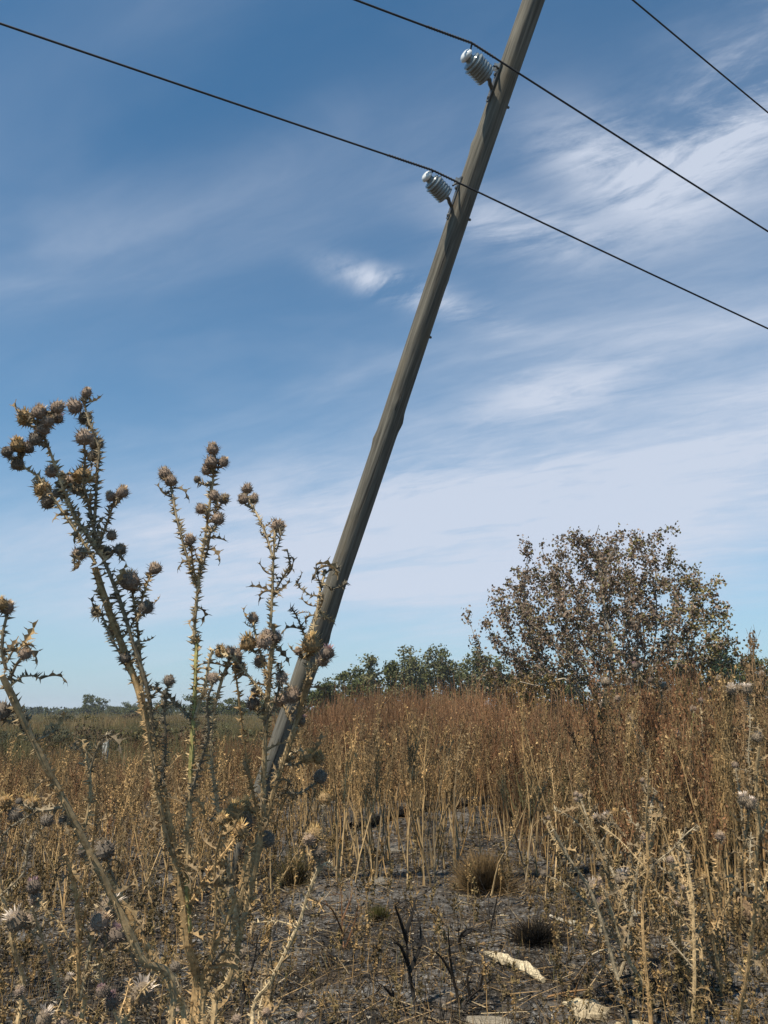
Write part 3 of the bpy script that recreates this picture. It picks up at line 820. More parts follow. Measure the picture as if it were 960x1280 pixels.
# --- leftmost thistle
px_plant('thistle leaning in from the left edge with two heads above the horizon', gb(-.62, 1.78), 1.85, [
    ([(215, 1290), (178, 1190), (140, 1110), (104, 1040), (78, 985), (56, 940), (36, 900), (20, 862), (8, 838)], .0100, .0066, TB, 'stem'),
    ([(8, 838), (2, 815), (4, 790), (9, 770)], .0056, .0042, TG),
    ([(12, 850), (20, 832), (30, 818)], .0042, .0036, TG),
    ([(8, 828), (16, 815), (28, 808), (40, 806)], .0034, .0022, TG),
    ([(14, 856), (28, 846), (42, 846), (54, 852)], .0038, .0020, TG),
    ([(36, 900), (20, 890), (6, 884)], .0050, .0042, TD),
    ([(46, 925), (62, 918), (74, 908)], .0038, .0024, TG),
    ([(104, 1040), (112, 1000), (110, 960), (100, 925)], .0050, .0032, TB),
    ([(112, 965), (124, 930), (138, 915)], .0038, .0026, TG),
], [(10, 756, 28, 'brown'), (0, 752, 24, 'gold'), (33, 814, 24, 'brown'), (0, 886, 34, 'dark'), (22, 1000, 14, 'dark'), (78, 1022, 20, 'dark')],
    40, 24, dens=.0028, spine=.013, leafsize=.062)
# --- low thistles across the bottom left
px_plant('low thistle with two orange-gold open heads at the left edge', gb(-1.05, 2.2), 2.3, [
    ([(20, 1290), (12, 1180), (-6, 1100), (-12, 1040), (2, 1012)], .0075, .0050, TB, 'stem'),
    ([(-10, 1060), (14, 1034), (34, 1022), (52, 1012)], .0048, .0040, TD),
    ([(0, 1120), (30, 1090), (38, 1050), (58, 1030)], .0046, .0030, TG),
], [(6, 1000, 26, 'gold'), (38, 1003, 28, 'gold'), (20, 1014, 30, 'dark'), (60, 1022, 24, 'dark')], 16, 25)
px_plant('low reddish brown thistle with purple and pink heads near the lower left corner', gb(-.92, 2.25), 2.35, [
    ([(98, 1290), (96, 1240), (96, 1180), (94, 1130), (86, 1095), (76, 1070)], .0085, .0050, TO, 'stem'),
    ([(94, 1132), (104, 1105), (112, 1075), (118, 1040), (122, 1000)], .0058, .0036, TO),
    ([(84, 1270), (70, 1220), (58, 1180), (48, 1150), (42, 1130)], .0055, .0042, TP),
    ([(96, 1200), (80, 1160), (62, 1140), (50, 1122)], .0048, .0036, TB),
    ([(100, 1250), (110, 1200), (120, 1160), (132, 1142)], .0060, .0044, TP),
    ([(104, 1228), (122, 1200), (140, 1172)], .0044, .0036, TB),
    ([(100, 1180), (104, 1150), (106, 1120)], .0050, .0030, TO),
    ([(110, 1190), (116, 1150), (120, 1128)], .0040, .0028, TP),
], [(42, 1106, 24, 'pink'), (44, 1120, 26, 'brown'), (20, 1150, 30, 'white'), (34, 1148, 30, 'brown'), (126, 1150, 32, 'brown'), (138, 1133, 30, 'white'),
    (146, 1166, 26, 'pink'), (132, 1178, 24, 'pink')], 34, 26)
px_plant('thick orange-brown broken thistle stalk slanting through the lower left', gb(-.42, 2.35), 2.45, [
    ([(232, 1290), (215, 1235), (190, 1190), (172, 1160), (150, 1118), (134, 1086)], .0115, .0085, TO, 'stem'),
    ([(150, 1118), (136, 1080), (128, 1050)], .0050, .0036, TG),
    ([(190, 1190), (172, 1210), (160, 1180), (152, 1160)], .0040, .0030, TG),
], [(106, 1058, 34, 'dark'), (128, 1060, 34, 'dark')], 14, 27)
px_plant('low thistle with a white fluffy head at the bottom beside the greenish stem', gb(-.68, 1.92), 2.0, [
    ([(150, 1300), (160, 1270), (170, 1250)], .0070, .0050, TO, 'stem'),
    ([(152, 1285), (138, 1255), (126, 1220), (122, 1205)], .0050, .0036, TP),
    ([(160, 1270), (176, 1240), (190, 1225), (200, 1205)], .0045, .0030, TB),
    ([(150, 1296), (110, 1280), (80, 1270), (60, 1268)], .0050, .0036, TO),
], [(178, 1242, 28, 'white'), (140, 1250, 22, 'pink'), (54, 1272, 24, 'white'), (76, 1280, 20, 'brown'), (128, 1238, 16, 'pink'), (24, 1236, 18, 'brown')], 22, 28)
px_plant('spiny tan thistle stalk arching right from the bottom beside the burnt clearing', gb(-.28, 2.7), 2.8, [
    ([(315, 1290), (338, 1230), (356, 1195), (372, 1158), (384, 1124), (394, 1096), (399, 1084)], .0090, .0052, TP, 'stem'),
    ([(399, 1084), (392, 1064), (388, 1052)], .0044, .0036, TG),
    ([(396, 1090), (408, 1078), (418, 1090)], .0044, .0024, TP),
    ([(384, 1124), (398, 1128), (404, 1140)], .0036, .0020, TO),
    ([(356, 1195), (362, 1160), (360, 1142)], .0038, .0024, TO),
    ([(372, 1160), (350, 1152), (318, 1156)], .0034, .0018, TP),
    ([(399, 1084), (404, 1040), (406, 1005)], .0034, .0026, TG),
], [(394, 1042, 24, 'gold'), (386, 1048, 20, 'brown'), (406, 996, 22, 'gold'), (398, 1062, 20, 'dark')], 26, 29)
px_plant('bent brown thistle stalk between greenish stem and arching stalk', gb(-.42, 2.0), 2.1, [
    ([(246, 1290), (262, 1200), (282, 1150), (300, 1100), (304, 1060)], .0080, .0048, TO, 'stem'),
    ([(262, 1200), (270, 1150), (268, 1080), (276, 1030)], .0050, .0034, TO),
    ([(262, 1210), (286, 1180), (290, 1158), (286, 1150)], .0044, .0030, TG),
    ([(282, 1150), (266, 1120), (268, 1092)], .0036, .0022, TP),
], [(278, 1022, 22, 'gold')], 44, 30, leafsize=.08)

# --- thistles on the right, rooted at the points where they meet the ground
def far_plant(label, root_px, stems, heads, nleaf, seed, hd=1.0, **kw):
    b = G(*root_px); b[2] = float(gh(b[0], b[1]))
    z0 = zc_at(b[1], .5)
    s = z0/2.2
    st = []
    for k, (px, r0, r1, col) in enumerate(stems):
        st.append((px, r0, r1, col, 'stem' if k == 0 else 'branch'))
    return px_plant(label, b, z0, st, heads, nleaf, seed, hz=.035, spine=.022, dens=.0062, leafsize=.11, **kw)
far_plant('yellowish fan-shaped dry thistle with upright branches right of centre in the weeds', (873, 1118), [
    ([(873, 1110), (871, 1080), (869, 1050), (868, 1030)], .024, .017, TO),
    ([(869, 1045), (850, 1010), (830, 980), (812, 948), (798, 920), (788, 900)], .014, .008, TP),
    ([(868, 1032), (869, 1000), (868, 970), (862, 930), (866, 890)], .014, .007, TY),
    ([(870, 1050), (890, 1010), (902, 970), (912, 920), (914, 870)], .013, .007, TB),
    ([(868, 1030), (884, 1000), (880, 950), (878, 905), (876, 880)], .011, .006, TP),
    ([(868, 1040), (856, 1000), (850, 960), (846, 920)], .010, .006, TB),
    ([(890, 1010), (902, 1030), (908, 1075)], .009, .006, TP),
], [(788, 896, 12, 'brown'), (914, 862, 12, 'white'), (866, 885, 10, 'brown'), (925, 860, 13, 'white'), (846, 915, 10, 'brown'), (876, 876, 10, 'pink')], 60, 41)
far_plant('dry thistle leaning left, tipped with a pair of white tufts beside the clearing', (846, 1152), [
    ([(844, 1148), (826, 1120), (808, 1090), (792, 1060), (776, 1038), (764, 1026)], .013, .008, TP),
    ([(792, 1062), (780, 1066), (766, 1100)], .007, .005, TP),
    ([(808, 1090), (800, 1050), (806, 1010), (808, 992)], .008, .005, TB),
    ([(776, 1040), (762, 1030), (750, 1024)], .006, .005, TP),
], [(747, 1023, 13, 'white'), (760, 1024, 13, 'white'), (808, 985, 12, 'white'), (803, 974, 10, 'brown'), (768, 1014, 12, 'gold')], 40, 42)
far_plant('spiny dry thistle bending up and left from the bottom edge on the right', (822, 1268), [
    ([(820, 1262), (804, 1230), (786, 1200), (776, 1176), (764, 1140), (752, 1112)], .013, .007, TP),
    ([(776, 1176), (788, 1140), (784, 1110), (779, 1100)], .008, .006, TB),
    ([(786, 1200), (760, 1160), (742, 1130), (738, 1112)], .007, .005, TG),
    ([(770, 1160), (778, 1120), (800, 1080), (806, 1050)], .007, .004, TB),
], [(779, 1098, 20, 'white'), (739, 1108, 15, 'white'), (748, 1100, 13, 'brown'), (748, 1126, 13, 'pink'), (806, 1046, 14, 'brown')], 52, 43)
far_plant('brown dry thistle standing at the lower right with crowded withered leaves', (905, 1262), [
    ([(905, 1256), (898, 1210), (890, 1170), (886, 1130), (880, 1100)], .014, .008, TB),
    ([(898, 1210), (880, 1180), (866, 1150), (850, 1120), (838, 1080)], .009, .005, TG),
    ([(890, 1170), (908, 1130), (922, 1100), (930, 1060), (936, 1020)], .009, .005, TB),
    ([(892, 1180), (900, 1130), (898, 1080), (900, 1050)], .007, .005, TO),
], [(937, 1005, 15, 'white'), (930, 1000, 13, 'white'), (838, 1074, 12, 'brown'), (900, 1044, 14, 'brown'), (880, 1094, 13, 'gold')], 60, 44)
far_plant('upright dry thistle with pale tufts close to the right edge', (952, 1190), [
    ([(952, 1184), (950, 1130), (944, 1080), (948, 1030), (944, 980), (946, 930)], .015, .008, TB),
    ([(944, 1080), (930, 1040), (926, 1000), (918, 960)], .009, .006, TG),
    ([(946, 1060), (962, 1010), (968, 960)], .009, .006, TG),
    ([(946, 990), (936, 950), (938, 900), (934, 870)], .007, .005, TG),
], [(946, 922, 12, 'white'), (918, 955, 11, 'brown'), (934, 862, 13, 'white'), (940, 1000, 12, 'pink'), (970, 950, 12, 'brown')], 56, 45)
far_plant('slender dry thistle in front of the tree foot with three white tufts', (800, 1096), [
    ([(800, 1092), (794, 1030), (788, 970), (780, 920), (772, 880)], .014, .008, TB),
    ([(788, 970), (770, 930), (758, 880), (755, 862)], .010, .006, TG),
    ([(790, 990), (810, 940), (826, 890), (828, 864)], .010, .006, TG),
    ([(781, 925), (800, 890), (812, 858)], .008, .005, TB),
], [(757, 853, 12, 'white'), (756, 882, 12, 'white'), (772, 872, 11, 'brown'), (830, 858, 9, 'white'), (814, 850, 8, 'pink'), (794, 832, 10, 'pink')], 44, 46)
far_plant('dry thistle with small pale heads rising behind the fan-shaped thistle', (925, 1088), [
    ([(925, 1084), (920, 1020), (914, 960), (910, 910), (912, 880)], .014, .008, TB),
    ([(916, 980), (900, 930), (892, 890), (888, 870)], .010, .006, TG),
    ([(914, 950), (930, 910), (940, 880), (952, 850)], .010, .006, TG),
], [(888, 862, 9, 'pink'), (952, 842, 10, 'brown'), (898, 848, 8, 'white'), (911, 872, 10, 'pink')], 40, 47)

# low withered thistles filling the tangle in front, left and right of the clearing
def low_thistles():
    g = np.random.default_rng(66)
    for k in range(35):
        left = k < 26
        px = g.uniform(-40, 330) if left else g.uniform(745, 1010)
        y = g.uniform(1.9, 3.4) if left else g.uniform(4.2, 6.0)
        zc = zc_at(y, .4); x = (px-480)/F*zc; b = gb(x, y); H = g.uniform(.42, .80) if left else g.uniform(.7, 1.25)
        s = 1.0 if left else 1.5
        main = grow(b, [g.normal(0, .25), g.normal(0, .15), 1], H, 6, .12, .02, g)
        st = [(main, .0070*s, .0042*s, [TO, TP, TO, TB][k % 4] if left else [TB, TG, TO][k % 3], 'stem')]; hd = []
        for j in range(int(g.integers(3, 6))):
            p = main[int(g.integers(2, 6))]; a = g.uniform(0, 6.28); q = grow(p, [math.cos(a)*.8, math.sin(a)*.8, 1], H*g.uniform(.18, .4), 4, .16, .05, g)
            st.append((q, .0045*s, .0030*s, [TP, TB, TG, TO][j % 4] if left else [TB, TG][j % 2], 'branch')); 
            if g.random() < (.42 if left else .35): hd.append((q[-1] + np.array([0, 0, .015]), g.uniform(.036, .050), ['brown', 'dark', 'brown', 'pink', 'gold', 'white'][int(g.integers(6))]))
        if g.random() < .6: hd.append((main[-1] + np.array([0, 0, .02]), .046, 'brown'))
        thistle('low withered thistle in the tangle along the bottom left' if left else 'low withered thistle in the tangle at the lower right', b, st, hd, 26 if left else 16, 700+k, 'low thistles at the lower left' if left else 'low thistles at the lower right', spine=.013*s, dens=.0042*s, leafsize=.07*s)
low_thistles()
# ================================================================== trees
def branch_tree(attr, seeds, D, kill, infl, maxit, g):
    """space colonisation: grow wood towards the points in attr"""
    nodes = [np.array(s, float) for s in seeds]; par = [-1]*len(seeds)
    for i in range(1, len(seeds)): par[i] = i-1 if False else par[i]
    attr = attr.copy()
    for it in range(maxit):
        if len(attr) == 0: break
        N = np.array(nodes); kd = kdtree.KDTree(len(N))
        for i, p in enumerate(N): kd.insert(p, i)
        kd.balance()
        acc = {}; keep = np.ones(len(attr), bool)
        for k, a in enumerate(attr):
            _, i, d = kd.find(a)
            if d < kill: keep[k] = False
            elif d < infl: acc.setdefault(i, []).append(unit(a-N[i]))
        if not acc: break
        for i, ds in acc.items():
            d = unit(np.sum(ds, 0) + g.normal(0, .12, 3) + np.array([0, 0, .05])); nodes.append(nodes[i] + d*D); par.append(i)
        attr = attr[keep]
    return np.array(nodes), np.array(par)
def wood(nodes, par, rtip, expo, rmax):
    n = len(nodes); w_ = np.zeros(n); ch = [[] for _ in range(n)]
    for i in range(n-1, -1, -1):
        if not ch[i]: w_[i] = rtip**expo
        if par[i] >= 0: ch[par[i]].append(i); w_[par[i]] += w_[i]
    return np.minimum(w_**(1/expo), rmax), ch
def tree_mesh(nodes, par, r, ch, mb, bark, sides=5, thin=.012):
    A = []; B = []; ra = []; rb = []
    started = [i for i in range(len(nodes)) if par[i] < 0]; stack = [(i, None) for i in started]
    while stack:
        i, prev = stack.pop(); path = [] if prev is None else [prev]; path.append(i)
        while ch[i]:
            c = sorted(ch[i], key=lambda k: -r[k]); 
            for k in c[1:]: stack.append((k, i))
            i = c[0]; path.append(i)
        if len(path) < 2: continue
        rr = r[path].copy()
        if prev is not None: rr[0] = rr[1]
        if rr[0] > thin: tube(mb, nodes[path], rr, sides, np.array(bark))
        else:
            A += list(nodes[path[:-1]]); B += list(nodes[path[1:]]); ra += list(rr[:-1]); rb += list(rr[1:])
    sticks(mb, A, B, ra, rb, bark)

def main_tree():
    g = np.random.default_rng(5)
    y0 = 20.0; x0 = (757-480)/F*zc_at(y0, 2.0); base = np.array([x0, y0, float(gh(x0, y0))])
    zd = zc_at(y0, 3.5)
    def half(z):      # half width by height, traced from the outline
        zz = [.7, 1.6, 2.6, 3.3, 3.9, 4.5, 5.1, 5.6, 5.95, 6.2]; l = [2.2, 2.7, 2.9, 3.1, 3.2, 2.6, 2.2, 1.9, 1.45, .7]; r_ = [2.2, 2.9, 3.4, 3.3, 2.9, 2.55, 2.15, 1.75, 1.2, .6]
        return np.interp(z, zz, l), np.interp(z, zz, r_)
    pts = []
    # clumps give lobes and holes
    cl = []
    while len(cl) < 300:
        best = None; bd = -1
        for t_ in range(7):       # keep clumps spread out so that the dome fills evenly
            z = .8 + 4.95*g.random()**1.15; l, r_ = half(z); a = g.uniform(0, 6.28); q = g.uniform(.04, 1)**.5
            x = math.cos(a)*q; x = x*(r_ if x > 0 else l); y = math.sin(a)*q*(l+r_)/2*.85
            d_ = min([math.dist((x, y, z), c_) for c_ in cl] or [9])
            if d_ > bd: bd = d_; best = (x, y, z)
        cl.append(best)
    for (x, y, z) in cl:
        for k in range(9): pts.append(np.array([x, y, z]) + g.normal(0, .22, 3))
    pts = np.array(pts) + base
    seeds = []
    lead = []
    nodes = [base + np.array([0, 0, -.1])]; par = [-1]
    for k in range(9):     # several leaders from low down
        a = k*2.4+.5; d = unit([math.cos(a)*1.0, math.sin(a)*.9, 1.0]); p = base.copy(); pi = 0
        for s in range(int(g.integers(5, 12))):
            d = unit(d + g.normal(0, .10, 3) + np.array([0, 0, .03])); p = p + d*.26; nodes.append(p); par.append(pi); pi = len(nodes)-1
    # run the colonisation from those nodes
    N0, P0 = nodes, par
    attr = pts; nodes = list(N0); par = list(P0)
    for it in range(70):
        if len(attr) == 0: break
        N = np.array(nodes); kd = kdtree.KDTree(len(N))
        for i, p in enumerate(N): kd.insert(p, i)
        kd.balance(); acc = {}; keep = np.ones(len(attr), bool)
        for k, a in enumerate(attr):
            _, i, d = kd.find(a)
            if d < .26: keep[k] = False
            elif d < 2.6: acc.setdefault(i, []).append(unit(a-N[i]))
        if not acc: break
        for i, ds in acc.items():
            nodes.append(nodes[i] + unit(np.sum(ds, 0) + g.normal(0, .14, 3))*.17); par.append(i)
        attr = attr[keep]
    nodes = np.array(nodes); par = np.array(par)
    order = np.arange(len(nodes))
    r, ch = wood(nodes, par, .0065, 2.35, .13)
    root = empty('broad_tree', base, 'wide low-branching tree with sparse purple-brown leaves standing above the dry weeds on the right', 'tree')
    mb = MB(); tree_mesh(nodes, par, r, ch, mb, (.26, .235, .205)); mb.build('trunk', M_BARK, root, off=base)
    # leaves: hanging from the outer twigs
    tips = np.where(r < .017)[0]; tips = g.choice(tips, int(len(tips)*.72), replace=False); sel = g.choice(tips, 44000)
    L = nodes[sel] + g.normal(0, .075, (44000, 3)) - np.array([0, 0, .03])
    rel = (L[:, 2]-base[2]); cn = vnoise(L[:, 0]*1.1+3, L[:, 2]*1.1+L[:, 1]*.7)
    pal = np.array([(.24, .175, .135), (.28, .215, .175), (.17, .125, .098), (.18, .165, .085), (.25, .20, .165)])
    pi = g.choice(5, 44000, p=[.34, .24, .18, .14, .10]); C = pal[pi]
    green = (g.random(44000) < np.clip((2.9-rel)/1.6, .08, .75)) | ((L[:, 0]-base[0] > 1.5) & (g.random(44000) < .45))
    C = np.where(green[:, None], np.array([(.19, .165, .07)])*(.6+.8*g.random((44000, 1))), C)
    gold = (L[:, 0]-base[0] < -1.2) & (rel < 2.4) & (g.random(44000) < .6)
    C = np.where(gold[:, None], np.array([(.30, .215, .09)]), C)
    C = C*(.75+.5*cn[:, None])*g.uniform(.75, 1.25, (44000, 1))
    mb = MB(); flakes(mb, L, g.uniform(.040, .076, 44000), C, 1.35, g=g); mb.build('crown', M_CROWN, root, off=base)
    # bare pale boughs reaching out low on the left
    for k, (pxs) in enumerate([[(745, 862), (715, 855), (690, 852), (672, 857), (650, 852)], [(740, 850), (722, 820), (706, 800), (698, 790)], [(770, 850), (764, 810), (758, 780), (756, 750)], [(780, 850), (806, 820), (826, 812)]]):
        p = np.array([P(a, b_, zc_at(19.2-.15*j, 2)) for j, (a, b_) in enumerate(pxs)])
        p[0] = base + np.array([0, 0, .9]) + g.normal(0, .05, 3)
        mb = MB(); tube(mb, crv(p, .15), np.linspace(.040, .012, len(crv(p, .15))), 6, (.42, .39, .35)); mb.build('bough', M_BARK, root, off=base, smooth=True)
main_tree()

def leafy(name, label, cat, base, h, w_, nb, nl, ls, pal, seed, trunkcol=(.22, .2, .17), clear=.3, asp=1.5, group=None, lean=0, bare=0, shape='round'):
    """background tree: limbed trunk and a crown of leaf clumps with gaps"""
    g = np.random.default_rng(seed)
    base = np.asarray(base, float); root = empty(name, base, label, cat, group)
    mb = MB(); ends = []
    top = base + np.array([lean*h, 0, h*.86])
    tr = crv([base - [0, 0, .2], base + (top-base)*.4 + g.normal(0, .02*h, 3)*[1, 1, 0], top], h*.08)
    tube(mb, tr, np.linspace(.026*h, .006*h, len(tr)), 6, trunkcol)
    for k in range(nb):
        t = g.uniform(clear, .95); p = tr[int(t*(len(tr)-1))]
        a = k*2.4 + g.uniform(-.4, .4)
        if shape == 'round': rw = w_/2*math.sqrt(max(.12, 1-((t-.55)/.55)**2))
        elif shape == 'cone': rw = w_/2*(1.05-t)*1.3
        else: rw = w_/2*(.55+.45*math.sin(3*t+seed))
        e = p + np.array([math.cos(a)*rw, math.sin(a)*rw, g.uniform(.02, .16)*h])*g.uniform(.6, 1.05)
        q = crv([p, (p+e)/2 + g.normal(0, .03*h, 3), e], h*.06)
        tube(mb, q, np.linspace(.010*h, .0025*h, len(q)), 4, trunkcol)
        for m_ in range(3):
            f = q[int(g.uniform(.45, 1)*(len(q)-1))] + g.normal(0, .045*h, 3); sticks(mb, [q[-1]*.5+p*.5], [f], .003*h, .0015*h, trunkcol); ends.append(f)
        ends.append(e)
    ends.append(top)
    mb.build('trunk', M_BARK, root, off=base)
    if shape != 'cone':
        for k in range(30 if shape == 'round' else 12):
            u_ = unit(g.normal(size=3))*g.random()**.5; ends.append(base + np.array([u_[0]*w_*.38, u_[1]*w_*.38, h*(.56 if shape == 'round' else .62) + u_[2]*h*.30]))
    E = np.array(ends); cr = g.uniform(.06, .135, len(E))*max(h, w_*.8)*(1.0 if shape != 'tall' else .85)
    ii = g.choice(len(E), nl); u = unit(g.normal(size=(nl, 3)))*(g.random((nl, 1))**.45)
    L = E[ii] + u*cr[ii][:, None]*np.array([1.15, 1.15, .8])
    L[:, 2] = np.maximum(L[:, 2], base[2]+.05)
    pal = np.array(pal); ci = g.choice(len(pal), len(E)); C = pal[ci[ii]]*g.uniform(.65, 1.35, (nl, 1))
    mb = MB(); flakes(mb, L, g.uniform(.6, 1.3, nl)*ls, C, asp, g=g); mb.build('crown', M_CROWN, root, off=base)
    return root
EUC = [(.14, .150, .070), (.17, .172, .09), (.11, .122, .055), (.18, .175, .10)]
DKG = [(.095, .110, .038), (.12, .13, .048), (.075, .09, .032)]
def at(px, y, z=0.0):
    x = (px-480)/F*zc_at(y, z+2); return np.array([x, y, float(gh(x, y))])
def hgt(py, y):       # height whose top appears at pixel row py, at forward distance y
    d = pdir(480, py); return EYE + y*d[2]/d[1]
bt = [  # px, top row, width px, distance, palette, shape, label
    (464, 812, 30, 92, EUC, 'tall', 'slim pale grey-green tree standing left of the tall clump behind the weeds'),
    (438, 831, 40, 88, DKG, 'round', 'low dark green tree right of the leaning pole on the horizon'),
    (408, 842, 40, 84, DKG, 'round', 'green bushy tree closest to the right side of the pole'),
    (490, 822, 16, 90, DKG, 'cone', 'narrow dark tree between the slim pale tree and the tallest horizon tree'),
    (513, 799, 44, 88, EUC, 'tall', 'tallest grey-green tree of the group behind the rusty weeds'),
    (530, 826, 26, 95, DKG, 'round', 'dark low tree tucked right of the tallest horizon tree'),
    (553, 804, 38, 92, EUC, 'tall', 'grey-green tree second from the right in the horizon group'),
    (577, 832, 40, 99, DKG, 'round', 'low bushy green tree between the two tall grey-green horizon trees'),
    (598, 800, 44, 86, EUC, 'tall', 'forked grey-green tree just left of the broad brown tree'),
    (628, 822, 46, 90, EUC, 'round', 'grey-green tree half hidden by the left edge of the broad brown tree'),
    (664, 832, 46, 88, DKG, 'round', 'dark green tree showing low through the left of the broad tree'),
    (710, 838, 60, 92, DKG, 'round', 'dark green tree showing under the middle of the broad tree'),
    (800, 836, 60, 90, DKG, 'round', 'dark green tree showing under the right of the broad tree'),
    (862, 818, 60, 80, DKG, 'round', 'dark green tree right of the broad tree, lower of the pair there'),
    (906, 797, 44, 78, [(.035, .075, .035), (.045, .09, .045), (.03, .06, .03)], 'cone', 'deep green tree peaking just right of the broad brown tree'),
    (938, 812, 50, 84, DKG, 'round', 'olive green tree by the right edge of the photograph'),
    (985, 806, 70, 82, DKG, 'round', 'olive green tree cut by the right edge'),
]
for k, (px, py, wpx, y, pal, shp, lab) in enumerate(bt):
    h = hgt(py, y)*1.02; ww = wpx/F*zc_at(y)*1.15
    leafy('horizon_tree', lab, 'tree', at(px, y), h, ww, 24 if shp != 'tall' else 20, 3400, .22, pal, 100+k, (.30, .28, .25) if shp == 'tall' else (.12, .10, .08), .30 if shp == 'tall' else .12, 1.5, 'trees behind the dry field', shape=shp)
# far line on the left and behind the pole
ft = [(115, 866, 32, 250, DKG, 'round', 'lone round tree on the far horizon at the left'),
      (58, 883, 8, 240, DKG, 'cone', 'tiny pointed tree on the far left horizon'),
      (84, 886, 34, 300, DKG, 'round', 'low hazy hedge tree left of the lone round tree'),
      (30, 888, 50, 320, DKG, 'round', 'flat hazy hedge tree at the far left end of the horizon'),
      (145, 882, 26, 280, DKG, 'round', 'low hedge tree touching the right of the lone round tree'),
      (168, 877, 34, 230, DKG, 'round', 'rounded green hedge tree left of the tallest thistle stem'),
      (205, 874, 40, 210, DKG, 'round', 'green tree seen between stems of the tallest thistle'),
      (255, 866, 50, 160, DKG, 'round', 'green tree behind the withered heads of the thinner thistle'),
      (296, 870, 40, 150, DKG, 'round', 'green tree low behind the middle of the thinner thistle'),
      (335, 866, 44, 140, DKG, 'round', 'green tree just left of the leaning pole foot'),
      (372, 858, 40, 120, DKG, 'round', 'green tree partly behind the leaning pole')]
for k, (px, py, wpx, y, pal, shp, lab) in enumerate(ft):
    h = max(1.8, hgt(py, y)); ww = wpx/F*zc_at(y)*1.1
    leafy('horizon_tree', lab, 'tree', at(px, y), h, ww, 30, 4200, max(h, ww*.6)*.045, pal, 200+k, (.12, .10, .08), .08, 1.5, 'far trees on the left horizon', shape=shp)
# distant hedge line, one mass
def far_hedge():
    g = np.random.default_rng(77); n = 26000
    a = g.uniform(-1.1, 1.1, n); dist = g.uniform(300, 380, n); x = np.sin(a)*dist; y = np.cos(a)*dist
    hh = 1.0 + 3.2*vnoise(x*.045+11, y*0+2)*np.abs(vnoise(x*.2, y*0+9)+.3); z = g.random(n)**.8*hh
    C = np.array([(.05, .062, .032)])*g.uniform(.6, 1.4, (n, 1)); mb = MB()
    flakes(mb, np.stack([x, y, z], 1), g.uniform(.5, 1.1, n), C, 1.5, g=g)
    tag(mb.build('distant_hedge', M_CROWN), 'thin dark green hedge line along the far horizon', 'hedge', kind='stuff')
far_hedge()

# ================================================================== dry weeds
def weed_geo(seed, h, stemcol, topcol, bits=70, nb=10, r0=.008, thick=1.0, bit=.012, bend=.085):
    """tall dead forb: bare stalk, ascending branches, seed bits"""
    g = np.random.default_rng(seed); mb = MB()
    st = grow([0, 0, -.05], [g.normal(0, .06), g.normal(0, .06), 1], h+.05, 9, bend, .03, g)
    f = np.linspace(0, 1, len(st))[:, None]
    sc_, tc_ = np.array(stemcol), np.array(topcol)
    tube(mb, st, np.linspace(r0, r0*.28, len(st)), 4, sc_*(1-f) + tc_*1.15*f)
    A = []; B = []; C = []; pts = []; ra = []
    for k in range(nb):
        t = g.uniform(.42, .97); i = t*(len(st)-1); p = st[int(i)] + (st[min(int(i)+1, len(st)-1)]-st[int(i)])*(i % 1)
        a = g.uniform(0, 6.28); sp = g.uniform(.25, .55)
        L = h*g.uniform(.10, .30)*(1.25-t*.7)
        q = grow(p, [math.cos(a)*sp, math.sin(a)*sp, 1], L, 4, .12, .05, g)
        for j in range(4): A.append(q[j]); B.append(q[j+1]); C.append(tc_*g.uniform(.8, 1.3)); ra.append(r0*.34*(1-j*.2))
        for m_ in range(4):
            j = int(g.integers(1, 5)); b = g.uniform(0, 6.28); L2 = L*g.uniform(.2, .45)
            e = q[j] + unit([math.cos(b)*.5, math.sin(b)*.5, 1])*L2; A.append(q[j]); B.append(e); C.append(tc_*g.uniform(.7, 1.3)); ra.append(r0*.2)
            pts += [q[j]*(1-s)+e*s for s in (.4, .7, 1)]
        pts += list(q[2:])
    A = np.array(A); ra = np.array(ra)*thick
    sticks(mb, A, np.array(B), ra, ra*.6, np.array(C))
    pts = np.array(pts); s = g.choice(len(pts), min(bits, len(pts)*2))
    flakes(mb, pts[s] + g.normal(0, .010, (len(s), 3)), g.uniform(.6, 1.3, len(s))*bit, tc_*g.uniform(.6, 1.5, (len(s), 1)), 1.8, g=g)
    return mb
def brush_geo(seed, h, w_, n, col, tip, bits=60):
    """tuft of fine upright twigs"""
    g = np.random.default_rng(seed); mb = MB()
    a = g.uniform(0, 6.28, n); q = np.sqrt(g.random(n))*w_/2
    p0 = np.stack([np.cos(a)*q*.6, np.sin(a)*q*.6, np.full(n, -.03)], 1)
    hh = h*g.uniform(.55, 1.05, n)*(1 - .25*(q/(w_/2))**2)
    p1 = p0*[1.25, 1.25, 0] + g.normal(0, .05, (n, 3)) + np.stack([0*a, 0*a, hh*.55], 1)
    p2 = p1*[1.3, 1.3, 0] + g.normal(0, .07, (n, 3)) + np.stack([0*a, 0*a, hh], 1)
    col = np.array(col); tip = np.array(tip); cv_ = g.uniform(.65, 1.35, (n, 1))
    sticks(mb, p0, p1, .005, .0038, col*cv_); sticks(mb, p1, p2, .0040, .0016, tip*cv_)
    k = g.choice(n, bits); t = g.uniform(.3, 1, (bits, 1)); pp = p1[k]*(1-t)+p2[k]*t
    e = pp + unit(g.normal(size=(bits, 3))*.6 + [0, 0, 1])*g.uniform(.05, .14, (bits, 1)); sticks(mb, pp, e, .0026, .0012, tip*g.uniform(.6, 1.4, (bits, 1)))
    flakes(mb, np.concatenate([pp, e]), g.uniform(.006, .015, bits*2), tip*g.uniform(.6, 1.6, (bits*2, 1)), 1.8, g=g)
    return mb
